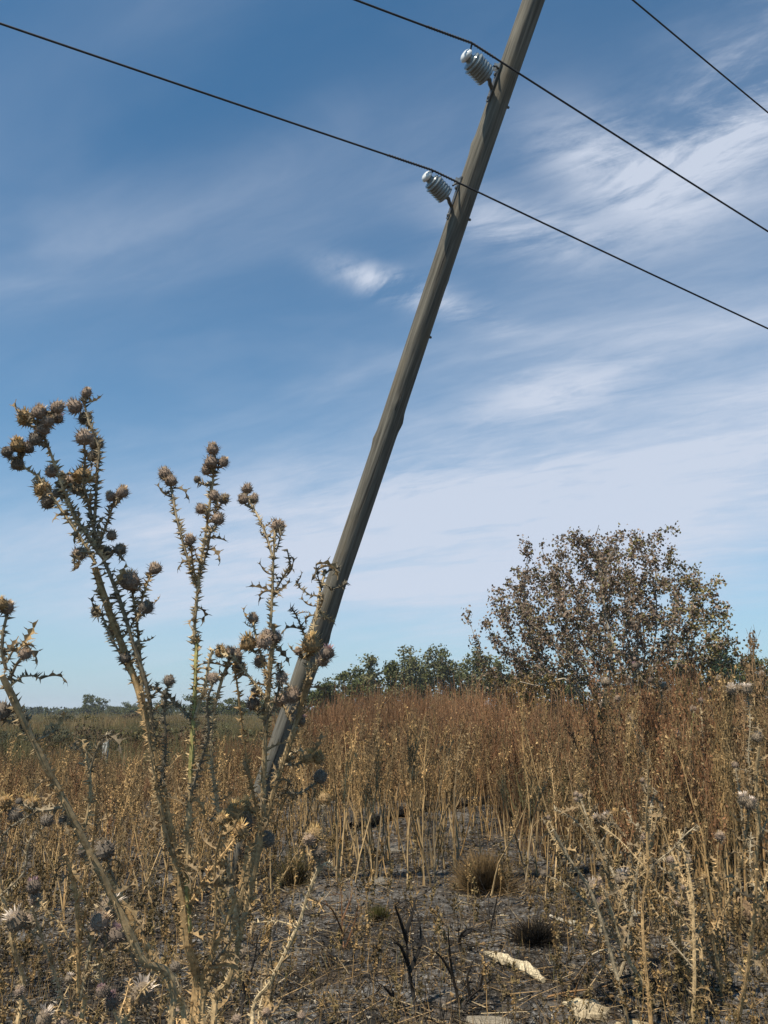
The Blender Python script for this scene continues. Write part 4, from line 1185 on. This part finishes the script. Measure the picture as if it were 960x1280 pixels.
TAN = (.46, .35, .21); OCH = (.40, .275, .14); RUST = (.20, .108, .062); DBR = (.15, .10, .062); OLV = (.14, .13, .065); GRY = (.23, .195, .145)
tall = [weed_geo(300+i, 1.0, [TAN, TAN, OCH, GRY][i % 4], [OCH, (.28, .20, .11), (.24, .155, .085), (.22, .165, .10)][i % 4], 84, 9+i % 4, .0085) for i in range(10)]
bush = [weed_geo(330+i, 1.0, OCH, [(.26, .185, .10), RUST, (.19, .13, .08), (.23, .17, .095)][i % 4], 130, 20, .0065, bend=.08) for i in range(8)]
rust = [brush_geo(350+i, 1.0, .75, 46, DBR, [RUST, (.22, .125, .072), (.16, .098, .062), (.23, .15, .09)][i % 4], 46) for i in range(8)]
scrub = [brush_geo(370+i, 1.0, 1.3, 60, DBR, [OLV, (.12, .122, .07), (.165, .135, .075), (.11, .115, .075)][i % 4], 110) for i in range(6)]
mesh_of = {}
for nm, L_ in (('tall', tall), ('bush', bush), ('rust', rust), ('scrub', scrub)):
    mesh_of[nm] = [m_.mesh('weed_%s_%d' % (nm, i), M_WEED) for i, m_ in enumerate(L_)]
geo_of = {'tall': [m_.geo() for m_ in tall], 'bush': [m_.geo() for m_ in bush], 'rust': [m_.geo() for m_ in rust], 'scrub': [m_.geo() for m_ in scrub]}
plants = {k: [] for k in geo_of}   # (x, y, z, rz, scale, tint)
def sow(kind, n, px0, px1, y0, y1, h0, h1, tint=(.8, 1.2), reject=None, p=1.0, seed=0):
    g = np.random.default_rng(seed+hash((len(kind), n)) % 1000)
    y = y0 + (y1-y0)*g.random(n)**p; px = g.uniform(px0, px1, n); x = (px-480)/F*zc_at(y, .6)
    cl = vnoise(x*.9+seed, y*.9+3)
    keep = np.ones(n, bool) if reject is None else ~np.array([reject(a, b, c) for a, b, c in zip(px, y, g.random(n))])
    for i in np.where(keep & (cl > .22))[0]:
        z = float(gh(x[i], y[i]))
        plants[kind].append((x[i], y[i], z, g.uniform(0, 6.28), g.uniform(h0, h1)*(.85+.35*cl[i]), g.uniform(*tint)*(.70+.55*float(vnoise(x[i]*.35+30, y[i]*.35)))))
# clearing: the burnt patch in the middle foreground stays open
def clr(px, y, r):
    if 330 < px < 740 and y < 11.5: return r < .93 if y < 7.6 else r < .55
    if y < 6.2 and px > 700: return r < .55
    if px <= 330 and y < 6: return r < .6
    return False
sow('tall', 330, -260, 345, 6.6, 11, .72, 1.05, seed=1)
sow('bush', 120, -260, 345, 6.5, 12, .6, .95, (.7, 1.1), seed=2)
sow('tall', 80, 375, 575, 8.0, 10.3, .95, 1.55, seed=3)
sow('tall', 60, 330, 760, 9.0, 12.0, .5, 1.1, seed=23)
sow('tall', 26, 640, 760, 7.0, 9.5, .8, 1.4, seed=24)
sow('tall', 120, 340, 740, 7.6, 13, .8, 1.5, reject=clr, seed=4)
sow('tall', 210, 640, 1220, 6.3, 11, 1.05, 1.65, seed=5, reject=clr)
sow('bush', 230, 690, 1240, 5.4, 11, .95, 1.55, (.7, 1.15), seed=6, reject=clr)
sow('tall', 150, 330, 1160, 11.5, 16, .9, 1.4, seed=7)
sow('tall', 120, -260, 330, 11, 16, .6, .9, seed=17)
sow('bush', 230, 330, 680, 11.5, 17, .8, 1.2, (.75, 1.15), seed=8)
sow('bush', 230, 660, 1220, 11.5, 18, 1.1, 1.65, (.75, 1.15), seed=18)
sow('bush', 140, -240, 340, 11, 18, .5, .85, (.7, 1.1), seed=9)
sow('rust', 420, 355, 700, 15, 34, 1.35, 1.9, (.75, 1.3), seed=10)
sow('rust', 170, 430, 650, 17, 30, 1.8, 2.25, (.75, 1.25), seed=20)
sow('rust', 430, 640, 1300, 10, 30, 1.35, 1.95, (.7, 1.25), seed=11)
sow('bush', 190, 735, 1240, 7, 12, 1.5, 2.0, (.75, 1.15), seed=21)
sow('rust', 230, -240, 380, 13, 60, .5, 1.0, (.7, 1.2), seed=12)
sow('scrub', 520, -300, 420, 16, 80, .7, 1.25, (.65, 1.35), seed=13)
sow('scrub', 120, 640, 1240, 9, 22, .8, 1.3, (.5, .9), seed=14)
sow('rust', 420, 340, 1200, 34, 80, 1.0, 1.7, (.7, 1.2), seed=15)
# rusty mounds behind the stalks: each mound is tallest at its middle
gm = np.random.default_rng(61)
for (px, y, hh, rad, n) in [(497, 20, 2.15, 1.3, 60), (560, 24, 2.2, 1.9, 70), (450, 22, 1.7, 1.2, 40), (610, 19, 1.75, 1.2, 45), (525, 29, 2.3, 2.2, 60), (672, 16, 1.75, 1.3, 45), (410, 27, 1.55, 1.8, 40),
                            (740, 13, 1.9, 1.3, 50), (820, 12, 2.0, 1.2, 46), (930, 11, 2.0, 1.2, 46), (880, 17, 2.3, 1.6, 50), (1000, 13, 2.1, 1.6, 50), (215, 24, 1.1, 1.6, 30), (300, 19, 1.15, 1.2, 30)]:
    cx = (px-480)/F*zc_at(y, .6)
    for k in range(n):
        q = math.sqrt(gm.random()); a = gm.uniform(0, 6.28); x = cx + rad*q*math.cos(a); yy = y + rad*q*math.sin(a)
        plants['rust'].append((x, yy, float(gh(x, yy)), gm.uniform(0, 6.28), (hh+.15)*(1-.42*q*q)*gm.uniform(.8, 1.08), gm.uniform(.7, 1.15)*(.9 if y > 18 else 1.05)))
info = {
 'tall': ('dry_weed', 'thin upright tan weed stalk with a sparse branching seed top, standing in the dry stand', 'weed', 'tan upright weed stalks'),
 'bush': ('branching_weed', 'brown dead weed branching from low down into a bushy seed-covered top', 'weed', 'bushy brown weeds'),
 'rust': ('twiggy_shrub', 'clump of fine rust-brown upright twigs in the band behind the tan stalks', 'shrub', 'rust-brown twiggy clumps'),
 'scrub': ('scrub_clump', 'low olive-brown twiggy scrub clump in the field', 'shrub', 'olive-brown scrub clumps')}
for kind, L_ in plants.items():
    A = np.array(L_); dist = np.hypot(A[:, 0], A[:, 1])
    px = 480 + F*A[:, 0]/zc_at(A[:, 1], .6); inside = (px > -30) & (px < 990)
    order = np.argsort(dist + np.where(inside, 0, 1000)); near = order[:290]; rest = order[290:]
    nm, lab, cat, grp = info[kind]; g = np.random.default_rng(9)
    idx = g.integers(0, len(geo_of[kind]), len(A))
    med = float(np.median(A[near, 4]))
    for i in near:
        o = bpy.data.objects.new(nm, mesh_of[kind][idx[i]]); COL.objects.link(o)
        o.location = A[i, :3]; tl = .11 if kind in ('tall', 'bush') else .05; o.rotation_euler = (g.normal(0, tl), g.normal(0, tl), A[i, 3]); s = A[i, 4]; o.scale = (s**.5, s**.5, s)
        pxx = 480 + F*A[i, 0]/zc_at(A[i, 1], .6); hi = A[i, 4] >= med
        zone = ['left of the leaning pole', 'between the leaning pole and the broad tree', 'in the right third of the field'][int(pxx > 345) + int(pxx > 640)]
        word = {'tall': ['tan', 'tan', 'ochre', 'greyish'], 'bush': ['ochre', 'rusty', 'brown', 'buff'], 'rust': ['rusty', 'orange-brown', 'dull', 'golden'], 'scrub': ['olive', 'grey-green', 'brownish', 'dull green']}[kind][idx[i] % 4]
        what = {'tall': 'dry weed stalk with seed top', 'bush': 'dead weed with a bushy top', 'rust': 'clump of fine upright twigs', 'scrub': 'scrub clump'}[kind]
        sz = (('taller ' if hi else 'shorter ') if kind in ('tall', 'bush') else ('larger ' if hi else 'smaller ')) + word + ' ' + what
        tag(o, sz + ' ' + zone, cat, sz + ' ' + zone)
    mb = MB()
    if len(rest):
        scatter_geo(mb, geo_of[kind], idx[rest], A[rest, :3], A[rest, 3], np.sqrt(A[rest, 4]), A[rest, 5], A[rest, 4])
        tag(mb.build(nm + '_stand', M_WEED), {'tall': 'far mass of tan dry weed stalks merging behind the nearer ones', 'bush': 'dense mass of brown bushy weeds further back', 'rust': 'rust-brown band of fine twigs filling the middle distance', 'scrub': 'olive-brown low scrub covering the far field'}[kind], cat, kind='stuff')
    print(kind, len(A), mb.n)

# field cover beyond: fine grass and herb mass
def field_cover():
    g = np.random.default_rng(31); mb = MB(); n = 60000
    y = 16*np.exp(g.random(n)*math.log(180/16)); px = g.uniform(-260, 1220, n); x = (px-480)/F*zc_at(y, .3)
    z = gh(x, y); h = (.25 + .45*vnoise(x*.15, y*.15))*g.uniform(.5, 1.2, n)*(1+y/160)
    lf = (px < 380)
    c0 = np.where(lf[:, None], np.array([(.115, .090, .052)]), np.array([(.15, .10, .058)])); v = vnoise(x*.08+4, y*.05)
    C = c0*(.7+.6*v[:, None])*g.uniform(.7, 1.3, (n, 1)); C = np.where((vnoise(x*.06+40, y*.04) > .62)[:, None] & lf[:, None], np.array([(.095, .085, .045)])*g.uniform(.7, 1.2, (n, 1)), C)
    A = np.stack([x, y, z-.02], 1); B = A + np.stack([g.normal(0, .12, n)*h, g.normal(0, .12, n)*h, h], 1); wd = .006+y*.0006
    sticks(mb, A, B, wd, wd*.35, C)
    tag(mb.build('field_grass', M_WEED), 'brown and olive dry grass covering the field beyond the burn', 'grass', kind='stuff')
field_cover()

# ================================================================== burnt clearing
def litter():
    g = np.random.default_rng(51)
    def pos(n, y0=3.0, y1=15.0, m=1.0, px0=-250, px1=1210):
        y = y0 + (y1-y0)*g.random(n)**m; px = g.uniform(px0, px1, n); x = (px-480)/F*zc_at(y); return x, y, gh(x, y)
    mb = MB()
    x, y, z = pos(26000, m=1.3)
    pal = np.array([(.028, .026, .024), (.075, .062, .05), (.15, .13, .105), (.20, .14, .08), (.34, .315, .28)]); ci = g.choice(5, 26000, p=[.34, .28, .17, .16, .05])
    nr = unit(g.normal(0, .45, (26000, 3)) + [0, 0, 1])
    flakes(mb, np.stack([x, y, z+.006], 1), g.uniform(.008, .030, 26000), pal[ci]*g.uniform(.7, 1.4, (26000, 1)), 1.6, nr, g)
    # pale ash crumbs gathered in drifts
    x, y, z = pos(9000, m=1.2); k = vnoise(x*1.3+20, y*1.3) > .58; x, y, z = x[k], y[k], z[k]; n = len(x)
    flakes(mb, np.stack([x, y, z+.008], 1), g.uniform(.006, .020, n), np.array([(.38, .355, .315)])*g.uniform(.35, 1.1, (n, 1)), 1.3, unit(g.normal(0, .4, (n, 3)) + [0, 0, 1]), g)
    tag(mb.build('ash_litter', M_LITTER), 'grey ash flakes and charred crumbs scattered over the burnt ground', 'ash', kind='stuff')
    mb = MB(); n = 15000; x, y, z = pos(n, m=1.3); a = g.uniform(0, 6.28, n); L = g.uniform(.05, .32, n); e = g.uniform(-.02, .35, n)
    A = np.stack([x, y, z+.008], 1); B = A + np.stack([np.cos(a)*L, np.sin(a)*L, e*L], 1)
    pal = np.array([(.025, .022, .020), (.09, .068, .045), (.27, .195, .115), (.40, .33, .23)]); ci = g.choice(4, n, p=[.42, .26, .22, .10])
    sticks(mb, A, B, g.uniform(.0015, .0045, n), .0012, pal[ci]*g.uniform(.7, 1.3, (n, 1)))
    tag(mb.build('fallen_twigs', M_LITTER), 'scattered broken twigs and straw lying on the burnt ground', 'twigs', kind='stuff')
    mb = MB(); n = 17000; x, y, z = pos(n, 3.0, 14, 1.25); k = vnoise(x*1.6+70, y*1.6) > .36; x, y, z = x[k], y[k], z[k]; n = len(x)
    h = g.uniform(.03, .16, n); A = np.stack([x, y, z-.01], 1); B = A + np.stack([g.normal(0, .35, n)*h, g.normal(0, .35, n)*h, h], 1)
    pal = np.array([(.022, .020, .018), (.10, .075, .05), (.23, .165, .09), (.12, .12, .055)]); ci = g.choice(4, n, p=[.40, .28, .24, .08])
    sticks(mb, A, B, g.uniform(.0012, .0032, n), .0008, pal[ci]*g.uniform(.7, 1.3, (n, 1)))
    tag(mb.build('grass_stubble', M_LITTER), 'short singed grass stubble on the burnt ground', 'stubble', kind='stuff')
    # thick understorey of small dead herbs, left and right of the clearing
    mb = MB(); n = 2600; y = 2.3 + 8.6*g.random(n)**1.1; px = g.uniform(-250, 1210, n); x = (px-480)/F*zc_at(y, .2)
    k = ~((px > 350) & (px < 690)) | (g.random(n) < .42); x, y = x[k], y[k]; n = len(x)
    small = [weed_geo(600+i, 1.0, [OCH, DBR, GRY][i % 3], [(.26, .18, .09), (.19, .145, .075), (.14, .11, .065)][i % 3], 60, 9, .008, 1.2, .035, .10).geo() for i in range(6)]
    sc_ = g.uniform(.16, .48, n)*np.clip(.55+(y-2.9)*.16, .5, 1)
    scatter_geo(mb, small, g.integers(0, 6, n), np.stack([x, y, gh(x, y)], 1), g.uniform(0, 6.28, n), sc_, g.uniform(.55, 1.25, n))
    tag(mb.build('low_herbs', M_WEED), 'tangle of small dead herbs round the edges of the burnt clearing', 'weeds', kind='stuff')
litter()

def charred_shrub(label, root_px, stems, seed, col=(.018, .016, .015), r=.011, cat='shrub', nm='charred_shrub', mat=None, tw=5):
    g = np.random.default_rng(seed); b = G(*root_px); b[2] = float(gh(b[0], b[1])); z0 = zc_at(b[1], .3)
    root = empty(nm, b, label, cat)
    for st in stems:
        z1 = z0*g.uniform(.96, 1.04); n = len(st)
        p = np.array([P(q[0], q[1], z0+(z1-z0)*i/(n-1)) for i, q in enumerate(st)])
        if math.hypot(st[0][0]-root_px[0], st[0][1]-root_px[1]) < 12: p[0] = b - np.array([0, 0, .02])
        p = crv(p, .05); mb = MB(); tube(mb, p, np.linspace(r, r*.35, len(p)), 5, col)
        for k in range(tw):
            i = int(g.integers(1, len(p))); e = grow(p[i], unit(p[i]-p[i-1]) + g.normal(0, .7, 3), g.uniform(.05, .16), 3, .25, .05, g)
            sticks(mb, e[:-1], e[1:], r*.28, r*.16, col)
        mb.build('branch', mat or M_CHAR, root, off=b)
charred_shrub('black charred bush with forked bare stems in the bottom middle', (522, 1272), [
    [(522, 1272), (516, 1240), (510, 1205), (508, 1170)], [(508, 1175), (500, 1150), (494, 1134)], [(508, 1165), (516, 1140), (520, 1122)], [(510, 1205), (500, 1182), (492, 1178)],
    [(522, 1272), (500, 1255), (486, 1240), (478, 1232)], [(512, 1215), (526, 1180), (524, 1150)]], 1, r=.013)
charred_shrub('black charred twigs arching up left of the pale log', (576, 1262), [
    [(576, 1262), (588, 1246), (600, 1236), (618, 1222)], [(588, 1246), (584, 1222), (592, 1200)], [(576, 1262), (566, 1220), (562, 1188), (560, 1160)], [(566, 1220), (554, 1200), (545, 1190)], [(600, 1236), (604, 1215), (606, 1202)]], 2, r=.010, col=(.028, .022, .018))
charred_shrub('thin arched black twig bent over beside the dark hollow', (578, 1196), [
    [(578, 1196), (574, 1180), (578, 1166), (590, 1160), (602, 1166)], [(578, 1170), (590, 1163), (604, 1164)]], 3, r=.014)
charred_shrub('small black upright twigs in front of the brown tussock', (612, 1168), [
    [(612, 1168), (611, 1140), (610, 1118)], [(612, 1168), (628, 1160), (640, 1158)], [(612, 1160), (620, 1130), (622, 1118)]], 4, r=.009)
charred_shrub('reddish brown bare twiggy plant beside the black bush', (430, 1190), [
    [(430, 1190), (428, 1160), (427, 1130), (426, 1108)], [(430, 1170), (416, 1138), (402, 1128)], [(428, 1150), (436, 1130), (440, 1120)], [(430, 1186), (444, 1150), (448, 1130)]], 5, r=.008, col=(.20, .10, .05), mat=M_STEM)
charred_shrub('dark burnt stems in the lower left between the low thistles', (300, 1275), [
    [(300, 1275), (306, 1240), (318, 1200), (322, 1170)], [(306, 1240), (296, 1200), (290, 1180)], [(318, 1200), (336, 1180), (345, 1160)]], 6, r=.010)
charred_shrub('black burnt twigs near the bottom right corner', (888, 1240), [
    [(888, 1240), (870, 1222), (852, 1204), (832, 1196)], [(888, 1240), (896, 1210), (900, 1190)], [(870, 1222), (858, 1216), (842, 1218)]], 7, r=.012)

def log_(label, nm, cat, pts, r, col, seed, mat, wob=.15, sides=9, flat=1.0):
    g = np.random.default_rng(seed); P_ = []
    for (px, py, dz) in pts:
        q = G(px, py); q[2] = float(gh(q[0], q[1])) + dz; P_.append(q)
    p = crv(P_, .035); n = len(p)
    rr = r*(.55+.6*np.sin(np.linspace(.25, 2.9, n)))*(.7+.6*vnoise(np.arange(n)*.35+seed*3, np.zeros(n)))*(1+g.uniform(-wob, wob, n)*.5); mb = MB()
    tube(mb, p, rr, sides, np.array(col)[None]*g.uniform(.7, 1.25, (n, 1)), wob=wob)
    o = mb.build(nm, mat, off=P_[0]); o.location = P_[0]; return tag(o, label, cat)
log_('charred black pole-like log lying across the back of the burnt clearing', 'charred_log', 'log', [(440, 1036, .06), (500, 1026, .07), (560, 1014, .06), (640, 1000, .06), (690, 994, .05)], .075, (.022, .020, .018), 1, M_CHAR)
log_('bone-white bleached piece of burnt branch lying on ash, bottom centre right', 'bleached_branch', 'branch', [(607, 1200, .015), (622, 1206, .03), (640, 1217, .035), (660, 1228, .03), (680, 1240, .015)], .027, (.52, .46, .35), 2, M_LITTER, .22)
log_('short pale branch lying beside the orange twigs', 'bleached_branch', 'branch', [(704, 1256, .01), (722, 1262, .02), (744, 1262, .015)], .022, (.52, .46, .34), 3, M_LITTER, .3)
log_('pale brown fallen log resting against the right edge', 'fallen_log', 'log', [(922, 1134, .05), (940, 1148, .06), (962, 1166, .06), (1000, 1190, .05)], .065, (.22, .16, .11), 4, M_BARK)
log_('thin dark scorched branch under the pale fallen log at the right', 'scorched_branch', 'branch', [(912, 1146, .03), (935, 1170, .03), (975, 1200, .03)], .028, (.035, .03, .026), 5, M_CHAR)
log_('thin white-flecked stick lying among the weeds at the right', 'flecked_stick', 'stick', [(772, 1136, .02), (800, 1132, .03), (850, 1124, .03), (900, 1116, .03), (936, 1110, .03)], .012, (.40, .37, .33), 6, M_LITTER, .5)
log_('short white-flecked twig below the dark hollow in the ash', 'flecked_stick', 'stick', [(688, 1160, .015), (704, 1164, .02), (722, 1170, .015)], .014, (.42, .40, .36), 7, M_LITTER, .5)
for k, (lab, x, y, s, c) in enumerate([
    ('broad pale grey stone at the bottom edge right of the black bush', 628, 1284, (.20, .11, .05), (.24, .22, .19)),
    ('pale cream stone with a ragged edge at the bottom, beside the short pale branch', 738, 1268, (.10, .09, .06), (.38, .33, .25)),
    ('flat cream stone slab at the bottom edge, rightmost of the pale stones', 792, 1280, (.13, .08, .04), (.36, .31, .22)),
    ('small white stone on the ash below the dry thistles', 792, 1150, (.07, .06, .04), (.36, .35, .32)),
    ('dark grey stone half buried left of the brown tussock', 475, 1108, (.14, .12, .05), (.16, .155, .15)),
    ('grey flat stone near the foot of the tan stalks', 492, 1062, (.20, .14, .05), (.17, .165, .16))]):
    g = np.random.default_rng(80+k); b = G(x, y); b[2] = float(gh(b[0], b[1]))
    bm_n = 14; th_ = np.linspace(0, math.pi, 9); ph_ = np.arange(bm_n)*2*math.pi/bm_n
    T, Ph = np.meshgrid(th_, ph_, indexing='ij'); r_ = 1 + .35*(vnoise(Ph*1.1+k*7, T*1.5)-.5) + g.uniform(-.06, .06, T.shape); r_[0] = r_[0, 0]; r_[-1] = r_[-1, 0]
    V = np.stack([np.sin(T)*np.cos(Ph)*s[0]*r_, np.sin(T)*np.sin(Ph)*s[1]*r_, np.cos(T)*s[2]*r_], -1).reshape(-1, 3)
    i = np.arange(8)[:, None]*bm_n; j = np.arange(bm_n)[None]; kk = (j+1) % bm_n
    mb = MB(); mb.add(V, np.stack([i+j, i+bm_n+j, i+bm_n+kk, i+kk], -1).reshape(-1, 4), None, c)
    o = mb.build('stone', M_LITTER); o.location = b + [0, 0, s[2]*.12]; o.rotation_euler = (g.normal(0, .1), g.normal(0, .1), g.uniform(-.5, .5)); tag(o, lab, 'stone')
# heap of orange-brown twigs with one pale forked twig
def twig_heap():
    b = G(712, 1254); b[2] = float(gh(b[0], b[1])); g = np.random.default_rng(91); root = empty('twig_heap', b, 'small heap of orange-brown twigs with a pale fork beside the bleached branch', 'twigs')
    z0 = zc_at(b[1], .1)
    for k, (st, col, r) in enumerate([([(684, 1246), (710, 1240), (740, 1236), (770, 1230)], (.34, .19, .085), .0065), ([(692, 1256), (710, 1250), (730, 1242), (766, 1192)], (.42, .29, .16), .0060),
                          ([(736, 1196), (750, 1188), (768, 1186)], (.46, .36, .24), .0055), ([(700, 1262), (716, 1248), (722, 1230)], (.34, .17, .07), .006), ([(690, 1250), (712, 1258), (728, 1254)], (.30, .15, .06), .006),
                          ([(704, 1244), (724, 1246), (748, 1234)], (.34, .2, .09), .005), ([(715, 1256), (728, 1262), (736, 1242)], (.30, .16, .07), .005), ([(800, 1216), (760, 1228), (724, 1246)], (.04, .033, .028), .009)]):
        p = np.array([P(q[0], q[1], z0 + g.uniform(-.03, .03)) for q in st]); mb = MB(); pp = crv(p, .03); tube(mb, pp, np.linspace(r, r*.5, len(pp)), 5, col)
        mb.build('twig', M_STEM, root, off=b)
twig_heap()
# round brown tussock
def tussock(label, px, y, h, w_, seed, n=900, col=(.22, .155, .085), dark=(.08, .062, .04)):
    g = np.random.default_rng(seed); b = G(px, y); b[2] = float(gh(b[0], b[1])); mb = MB()
    u = unit(g.normal(size=(n, 3))*[1, 1, .8] + [0, 0, .6]); u[:, 2] = np.abs(u[:, 2]); L = g.uniform(.6, 1.0, (n, 1))
    A = g.normal(0, .05*w_, (n, 3))*[1, 1, 0]; m_ = A + u*L*[w_*.30, w_*.30, h*.6]; B = A + u*L*[w_*.5, w_*.5, h]
    cc = g.uniform(.6, 1.4, (n, 1)); sticks(mb, A, m_, .0022, .002, np.array(dark)*cc); sticks(mb, m_, B + [0, 0, .02], .002, .001, np.array(col)*cc)
    o = mb.build('grass_tussock', M_WEED); o.location = b; tag(o, label, 'grass tussock')
tussock('round dark brown grass tussock alone in the burnt clearing', 606, 1112, .40, .75, 1, 1500)
tussock('small olive tussock in front of the thistle stalks', 366, 1112, .36, .45, 2, 500, (.11, .095, .045))
tussock('small green-brown tussock left of the black bush', 474, 1146, .12, .22, 3, 300, (.10, .10, .035))
tussock('dark blackened tussock in the hollow behind the bleached branch', 672, 1190, .13, .5, 4, 700, (.03, .026, .022), (.012, .011, .010))
# grey-green bushes at mid distance on the left
for k, (lab, px, y, h, w_, c) in enumerate([
    ('grey-green bush at the left edge below the horizon', 10, 26, 1.05, 2.4, (.075, .082, .055)),
    ('grey-green bush right of the one at the left edge', 78, 30, 1.0, 2.6, (.085, .090, .060)),
    ('yellowish olive bush in the field near the white post', 140, 38, 1.0, 2.6, (.135, .130, .045)),
    ('blue-grey bush between the white post and the tallest thistle', 112, 24, .75, 1.6, (.080, .088, .070)),
    ('dark rounded bush at the right edge among the thistles', 952, 10.5, 1.35, 1.5, (.055, .052, .032)),
    ('dark rounded bush under the left bough of the broad tree', 735, 17.5, 1.6, 3.0, (.070, .072, .035)),
    ('yellow-green bush left of the broad tree', 625, 30, 2.0, 2.4, (.14, .135, .05)),
    ('golden-leaved bush under the left end of the broad tree', 652, 19, 1.75, 1.8, (.22, .155, .065))]):
    leafy('leafy_bush', lab, 'bush', at(px, y), h, w_, 26, 2600 if y < 28 else 1800, .035+.0008*y, [c, tuple(np.array(c)*.7), tuple(np.array(c)*1.3)], 400+k, (.10, .085, .065), .05, 1.6)
gb_ = np.random.default_rng(88)
for k in range(30):       # scattered bushes over the left field
    y = 24*math.exp(gb_.random()*math.log(5)); px = gb_.uniform(-120, 400); c = [(.09, .092, .052), (.12, .105, .055), (.075, .085, .06), (.14, .12, .05), (.11, .08, .05)][k % 5]
    leafy('field_bush', 'scattered low olive-brown bush out in the field on the left', 'bush', at(px, y), gb_.uniform(.75, 1.3), gb_.uniform(1.8, 4.2), 14, 900, .05+.0011*y, [c, tuple(np.array(c)*.7), tuple(np.array(c)*1.3)], 900+k, (.10, .085, .065), .05, 1.6, 'scattered bushes in the left field')
# small white fence post far out in the field
def post():
    b = at(137, 22); b[2] = float(gh(b[0], b[1])); root = empty('fence_post', b, 'short pale concrete fence post in the field behind the tallest thistle', 'fence post')
    mb = MB(); boxbar(mb, b - np.array([0, 0, .1]), b + np.array([0, 0, .94]), np.array([1., 0, 0]), .13, .12)
    M = simple_mat('pale_concrete', (.42, .41, .38), .9, 0, .2, 14); mb.build('shaft', M, root, off=b)
    mb = MB(); boxbar(mb, b + np.array([0, 0, .94]), b + np.array([0, 0, .99]), np.array([1., 0, 0]), .10, .09); mb.build('cap', M, root, off=b)
post()

# ================================================================== air
def haze():
    s = 1600; z0, z1 = -2.0, 16.0
    V = [(x, y, z) for z in (z0, z1) for x, y in ((-s, -s), (s, -s), (s, s), (-s, s))]
    mb = MB(); mb.add(V, [[0, 3, 2, 1], [4, 5, 6, 7], [0, 1, 5, 4], [1, 2, 6, 5], [2, 3, 7, 6], [3, 0, 4, 7]], None, (1, 1, 1))
    m = bpy.data.materials.new('air'); m.use_nodes = True; n = m.node_tree; n.nodes.clear()
    v = n.nodes.new('ShaderNodeVolumePrincipled'); v.inputs['Color'].default_value = (.82, .88, .96, 1); v.inputs['Density'].default_value = .0003
    n.links.new(v.outputs[0], n.nodes.new('ShaderNodeOutputMaterial').inputs['Volume'])
    tag(mb.build('haze', m), 'thin blue haze softening the far trees', kind='stuff')
if HAZE: haze()
